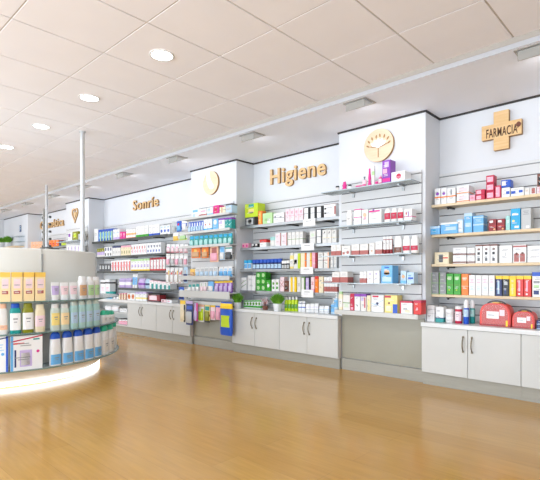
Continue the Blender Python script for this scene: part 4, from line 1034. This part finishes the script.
m = MB(); m.prism([(-q*.45, q*.98), (-q*.50, q*.3), (-q*.28, -q*.25), (-q*.05, -q*.5), (q*.25, -q*.55), (q*.5, -q*.42), (q*.35, -q*.15), (q*.12, q*.1), (-q*.05, q*.5), (-q*.12, q*.99)], -.0315, -.0295, M_inlay); m.build('white_drop', r)
Y = COLF; x = PX(75.6, Y); z = ZZ(75.6, 214, Y)
r = thing('heart_emblem', 'slim wooden heart outline on the white pillar behind the pole', 'sign', (x, Y, z))
hs = .15
def heart(s): return [(s*hs*(math.sin(t)**3)*.95, s*hs*1.15*(.8125*math.cos(t)-.3125*math.cos(2*t)-.125*math.cos(3*t)-.0625*math.cos(4*t))-.01) for t in [2*PI*i/40 for i in range(40)]]
m = MB(); o_, i_ = heart(1), heart(.78)
b0 = len(m.v); n = 40
m.v += [(a, -.025, c) for a, c in o_]+[(a, -.025, c) for a, c in i_]+[(a, 0, c) for a, c in o_]+[(a, 0, c) for a, c in i_]
for i in range(n):
    j = (i+1) % n; m.face([i, j, n+j, n+i], M_wood); m.face([i, j, 2*n+j, 2*n+i], M_woodside); m.face([n+i, n+j, 3*n+j, 3*n+i], M_woodside); m.face([2*n+i, 2*n+j, 3*n+j, 3*n+i], M_woodside)
m.build('heart_outline', r)
m = MB(); m.prism(heart(.4), -.02, 0, M_wood, M_woodside); m.build('inner_heart', r)

# ---------------------------------------------------------------- round island
GC = Vector((-5.343, 1.574)); GR = 1.15; GD = .935
isl = thing('island_display', 'round white display island with glass shelves and glowing base', 'display', (GC.x, GC.y, 0))
m = MB(); m.loft([(.050, GD-.008, GD-.008, 2), (.056, GD, GD, 2), (.155, GD+.10, GD+.10, 2)], M_panel, 96); m.build('base_drum', isl)
m = MB(); m.loft([(0, .86, .86, 2), (.054, .86, .86, 2)], M_plinth, 72); m.build('plinth', isl)
m = MB(); m.loft([(.018, .900, .900, 2), (.018, .942, .942, 2), (.040, .942, .942, 2), (.042, .905, .905, 2)], E_led, 96); m.build('led_strip', isl)
seams = []
def ang_at(px, R_):
    v = ray(px); c = GC; A = v[0]**2+v[1]**2; B = v[0]*c.x+v[1]*c.y; Cc = c.x**2+c.y**2-R_*R_; D = B*B-A*Cc
    d = (B-math.sqrt(max(D, 0)))/A
    return math.atan2(v[1]*d-c.y, v[0]*d-c.x), d
def panel(a0, a1):
    m = MB(); n = 20
    m.loft([(.156, .90, .90, 2), (1.235, .90, .90, 2), (1.25, .895, .895, 2), (1.25, .87, .87, 2), (.156, .87, .87, 2)], M_panel, n, caps=False, a0=a0, a1=a1)
    return m.build('curved_panel', isl)
aseam, _ = ang_at(42, .9)
np_ = 6
for k in range(np_): panel(aseam+2*PI*k/np_+.003, aseam+2*PI*(k+1)/np_-.003)
m = MB(); m.loft([(1.228, .868, .868, 2), (1.236, .868, .868, 2)], M_panel, 72); m.build('top_cover', isl)
m = MB(); m.loft([(.156, .862, .862, 2), (1.226, .862, .862, 2)], M_panel, 60, caps=False); m.build('inner_core', isl)
GZ = [.775, .5, .182]
for k, z in enumerate(GZ):
    m = MB(); n = 96; t = .008
    for (ra, rb, mm) in ((.903, GR-.004, M_glass), (GR-.004, GR, M_glassgreen)):
        q = len(m.v)
        for i in range(n):
            c, s = math.cos(2*PI*i/n), math.sin(2*PI*i/n)
            m.v += [(ra*c, ra*s, z-t), (rb*c, rb*s, z-t), (rb*c, rb*s, z), (ra*c, ra*s, z)]
        for i in range(n):
            j = (i+1) % n
            for e in range(4):
                f = (e+1) % 4; m.face([q+i*4+e, q+j*4+e, q+j*4+f, q+i*4+f], mm)
    m.build('glass_shelf', isl)
for k in range(np_*2):
    a = aseam+PI*k/np_
    c, s = math.cos(a), math.sin(a)
    if k % 2 == 0:
        m = MB(); m.box(.900, .912, -.006, .006, .16, 1.2, M_metal); o = m.build('post', isl, rz=a)
    for z in GZ:
        m = MB(); m.prism([(.905, z-.012), (1.06, z-.012), (1.06, z-.022), (.93, z-.05), (.905, z-.05)], -.007, .007, M_lampgrey); m.build('bracket', isl, rz=a)
def gput(P, z, rows, RF=1.125):
    for rw in rows:
        p0, p1, yt, kind, look, col, spec = rw[:7]
        a0, d0 = ang_at(p0, RF); a1, d1 = ang_at(p1, RF); ac, dc = ang_at((p0+p1)/2, RF)
        w = abs(math.atan2(math.sin(a1-a0), math.cos(a1-a0)))*RF*.955; w = min(w, rw[7] if len(rw) > 7 else .2)
        zt = H-(yt-HY)/FP*dc*1.0; h = zt-z
        if z < .7: h = min(h, {0.5: .775, .182: .5}[z]-.016-z)
        d = min(w*.62, .08) if kind not in ('c',) else min(w*.6, .07)
        x, y = GC.x+RF*math.cos(ac), GC.y+RF*math.sin(ac)
        o, cat = make(kind, x, y, z+.001, w, d, h, ac+PI/2, col, spec)
        reg(P, look, o, (p0, 0), cat)
P = "on the round island's top shelf"
gput(P, GZ[0], [
 (-23, -12.4, 272, 'c', 'yellow-capped peach carton', 'apricot', 't:amber r:.2:.8:.45:.76:palepink b:.28:.38:brick'),
 *[(a, b_, 272.4, 'c', 'yellow-capped peach carton', 'apricot', 't:amber r:.18:.82:.45:.78:palepink r:.2:.8:.26:.37:brick r:.25:.75:.55:.58:grey') for a, b_ in ((-11.6, -1), (-.4, 10.6), (11.4, 22.6), (23.6, 34.4), (35.2, 45.8))],
 (52, 60.4, 282.4, 'tube', 'white tube with navy mark', 'white', 'white lilac .3 .8'),
 (61.4, 70, 282.6, 'tube', 'white tube with pink print', 'white', 'white palepink .3 .8'),
 (71, 79, 282.4, 'tube', 'white tube with pink print', 'white', 'white palepink .3 .8'),
 (80.4, 88, 276.4, 'shampoo', 'white bottle with brown label', 'white', 'white tan .15 .62'),
 (89, 95, 276.8, 'shampoo', 'white bottle with green label', 'white', 'white palegreen .15 .62'),
 (95.6, 100.4, 277, 'shampoo', 'slim white bottle at the curve', 'offwhite', 'white palegreen .15 .62'),
])
P = "on the round island's middle shelf"
gput(P, GZ[1], [
 (-15, -3.6, 304, 'shampoo', 'dark green bottle', 'darkgreen', 'green white .12 .68'),
 (-3, 8, 304, 'shampoo', 'white bottle with peach cap', 'offwhite', 'peach peach .15 .3'),
 (9.6, 21.6, 303.6, 'shampoo', 'teal bottle with blue cap', 'teal', 'blue white .12 .68'),
 (22.4, 34.6, 303.4, 'shampoo', 'olive bottle with white label', 'olive', 'olive white .12 .68'),
 (35.2, 46.2, 304.6, 'shampoo', 'cream bottle with cream cap', 'cream', 'cream palepink .2 .6'),
 (51.6, 60.8, 304, 'shampoo', 'clear bottle with yellow label', 'clear', 'offwhite paleyellow .2 .66'),
 (61.4, 70.6, 304, 'shampoo', 'clear bottle with orange label', 'clear', 'offwhite apricot .2 .66'),
 *[(a, b_, 301.6-(k*.6), 'shampoo', 'pale aqua bottle', 'aqua', 'clear paleblue .2 .6') for k, (a, b_) in enumerate(((71.6, 79), (79.6, 86.6), (87.2, 93.8), (94.4, 101.2)))],
 *[(a, b_, 310.4, 'dome', 'white bottle with green cap', 'white', 'mint offwhite .1 .5') for a, b_ in ((103.6, 108), (108.2, 112.2), (112.4, 116))],
])
P = "on the round island's bottom shelf"
gput(P, GZ[2], [
 (-14, 8.6, 335.6, 'c', 'white carton with blue drawing', 'white', 'r:.9:1:0:1:blue o:.75:.5:.08:sky x:paleblue:.6 d:.85:.95:navy', .24),
 (10.2, 43.6, 335.6, 'c', 'wide white carton with red ribbon', 'white', 'r:0:.08:0:1:sky d:.82:.96:crimson r:.12:.17:.1:.6:navy r:.1:.12:.1:.6:paleblue r:.28:.66:.1:.58:lilac r:.32:.6:.14:.5:offwhite o:.85:.52:.05:magenta r:.08:.42:.76:.8:red r:.7:.9:.86:.9:teal', .34),
])
P = "on the round island's bottom shelf"
gput(P, GZ[2], [
 *[(a, b_, yt, 'bigcap', 'white bottle with blue cap', 'white', 'blue sky .04 .34') for a, b_, yt in ((51, 62.6, 331.6), (63.6, 74.6, 330), (75.4, 85.4, 328.6), (86.2, 95.4, 327.2), (96, 103, 325.6))],
 *[(a, b_, yt, 'bigcap', 'white bottle with green cap', 'white', 'mint offwhite .1 .5') for a, b_, yt in ((104, 110, 323.6), (110.4, 115.2, 322.4), (115.4, 118.4, 321))],
])
# stock on the far side of the island keeps going round
# poles
m = MB(); r = thing('steel_pole', 'tall pale steel pole rising from the island to the ceiling', 'pole', (-5.03, 2.27, 0))
m.loft([(1.237, .0235, .0235, 2), (CEIL-.004, .0235, .0235, 2)], M_pole, 24); m.build('shaft', r)
m = MB(); m.loft([(CEIL-.012, .036, .036, 2), (CEIL-.001, .036, .036, 2)], M_pole, 24); m.build('ceiling_collar', r)
r = thing('display_tower', 'thin far pole with rows of small pegs left of the near pole', 'display', (-8.47, 3.17, 0))
m = MB(); m.loft([(.02, .021, .021, 2), (CEIL-.001, .021, .021, 2)], M_pole, 20); m.build('shaft', r)
m = MB(); m.loft([(0, .22, .22, 2), (.02, .21, .21, 2)], M_lampgrey, 32); m.build('foot', r)
for k in range(5):
    z = 1.52+.13*k
    m = MB(); m.tube([(-.11, -.02, z), (.11, .02, z)], .006, M_metal, 8); m.box(-.12, -.095, -.04, .0, z-.02, z+.02, M_shelfdark, .003); m.box(.095, .12, .0, .04, z-.02, z+.02, M_shelfdark, .003); m.build('peg_arm', r)
m = MB(); m.box(-.14, .14, -.06, .06, 1.49, 1.505, M_shelfdark, .003); m.box(-.11, -.08, -.03, .03, 1.505, 2.2, M_lampgrey, .004); m.build('peg_rack', r)

finish_labels(); finish_hooks()

# ---------------------------------------------------------------- world, camera, colour
w = bpy.data.worlds.new('World'); scn.world = w; w.use_nodes = True
w.node_tree.nodes['Background'].inputs[0].default_value = (.95, .97, 1, 1); w.node_tree.nodes['Background'].inputs[1].default_value = 1.0
cam = bpy.data.cameras.new('camera'); co = bpy.data.objects.new('camera', cam); C.objects.link(co); scn.camera = co
cam.sensor_fit = 'HORIZONTAL'; cam.sensor_width = 36; cam.lens = 36*FP/540
cam.shift_x = 0; cam.shift_y = (HY-240)/540
co.location = (0, 0, H); co.rotation_euler = (PI/2, 0, math.atan2(-FX, FY))
cam.clip_start = .05; cam.clip_end = 100
vs = scn.view_settings; vs.view_transform = 'Standard'; vs.look = 'None'; vs.gamma = 1; vs.use_curve_mapping = False; vs.exposure = 0.17
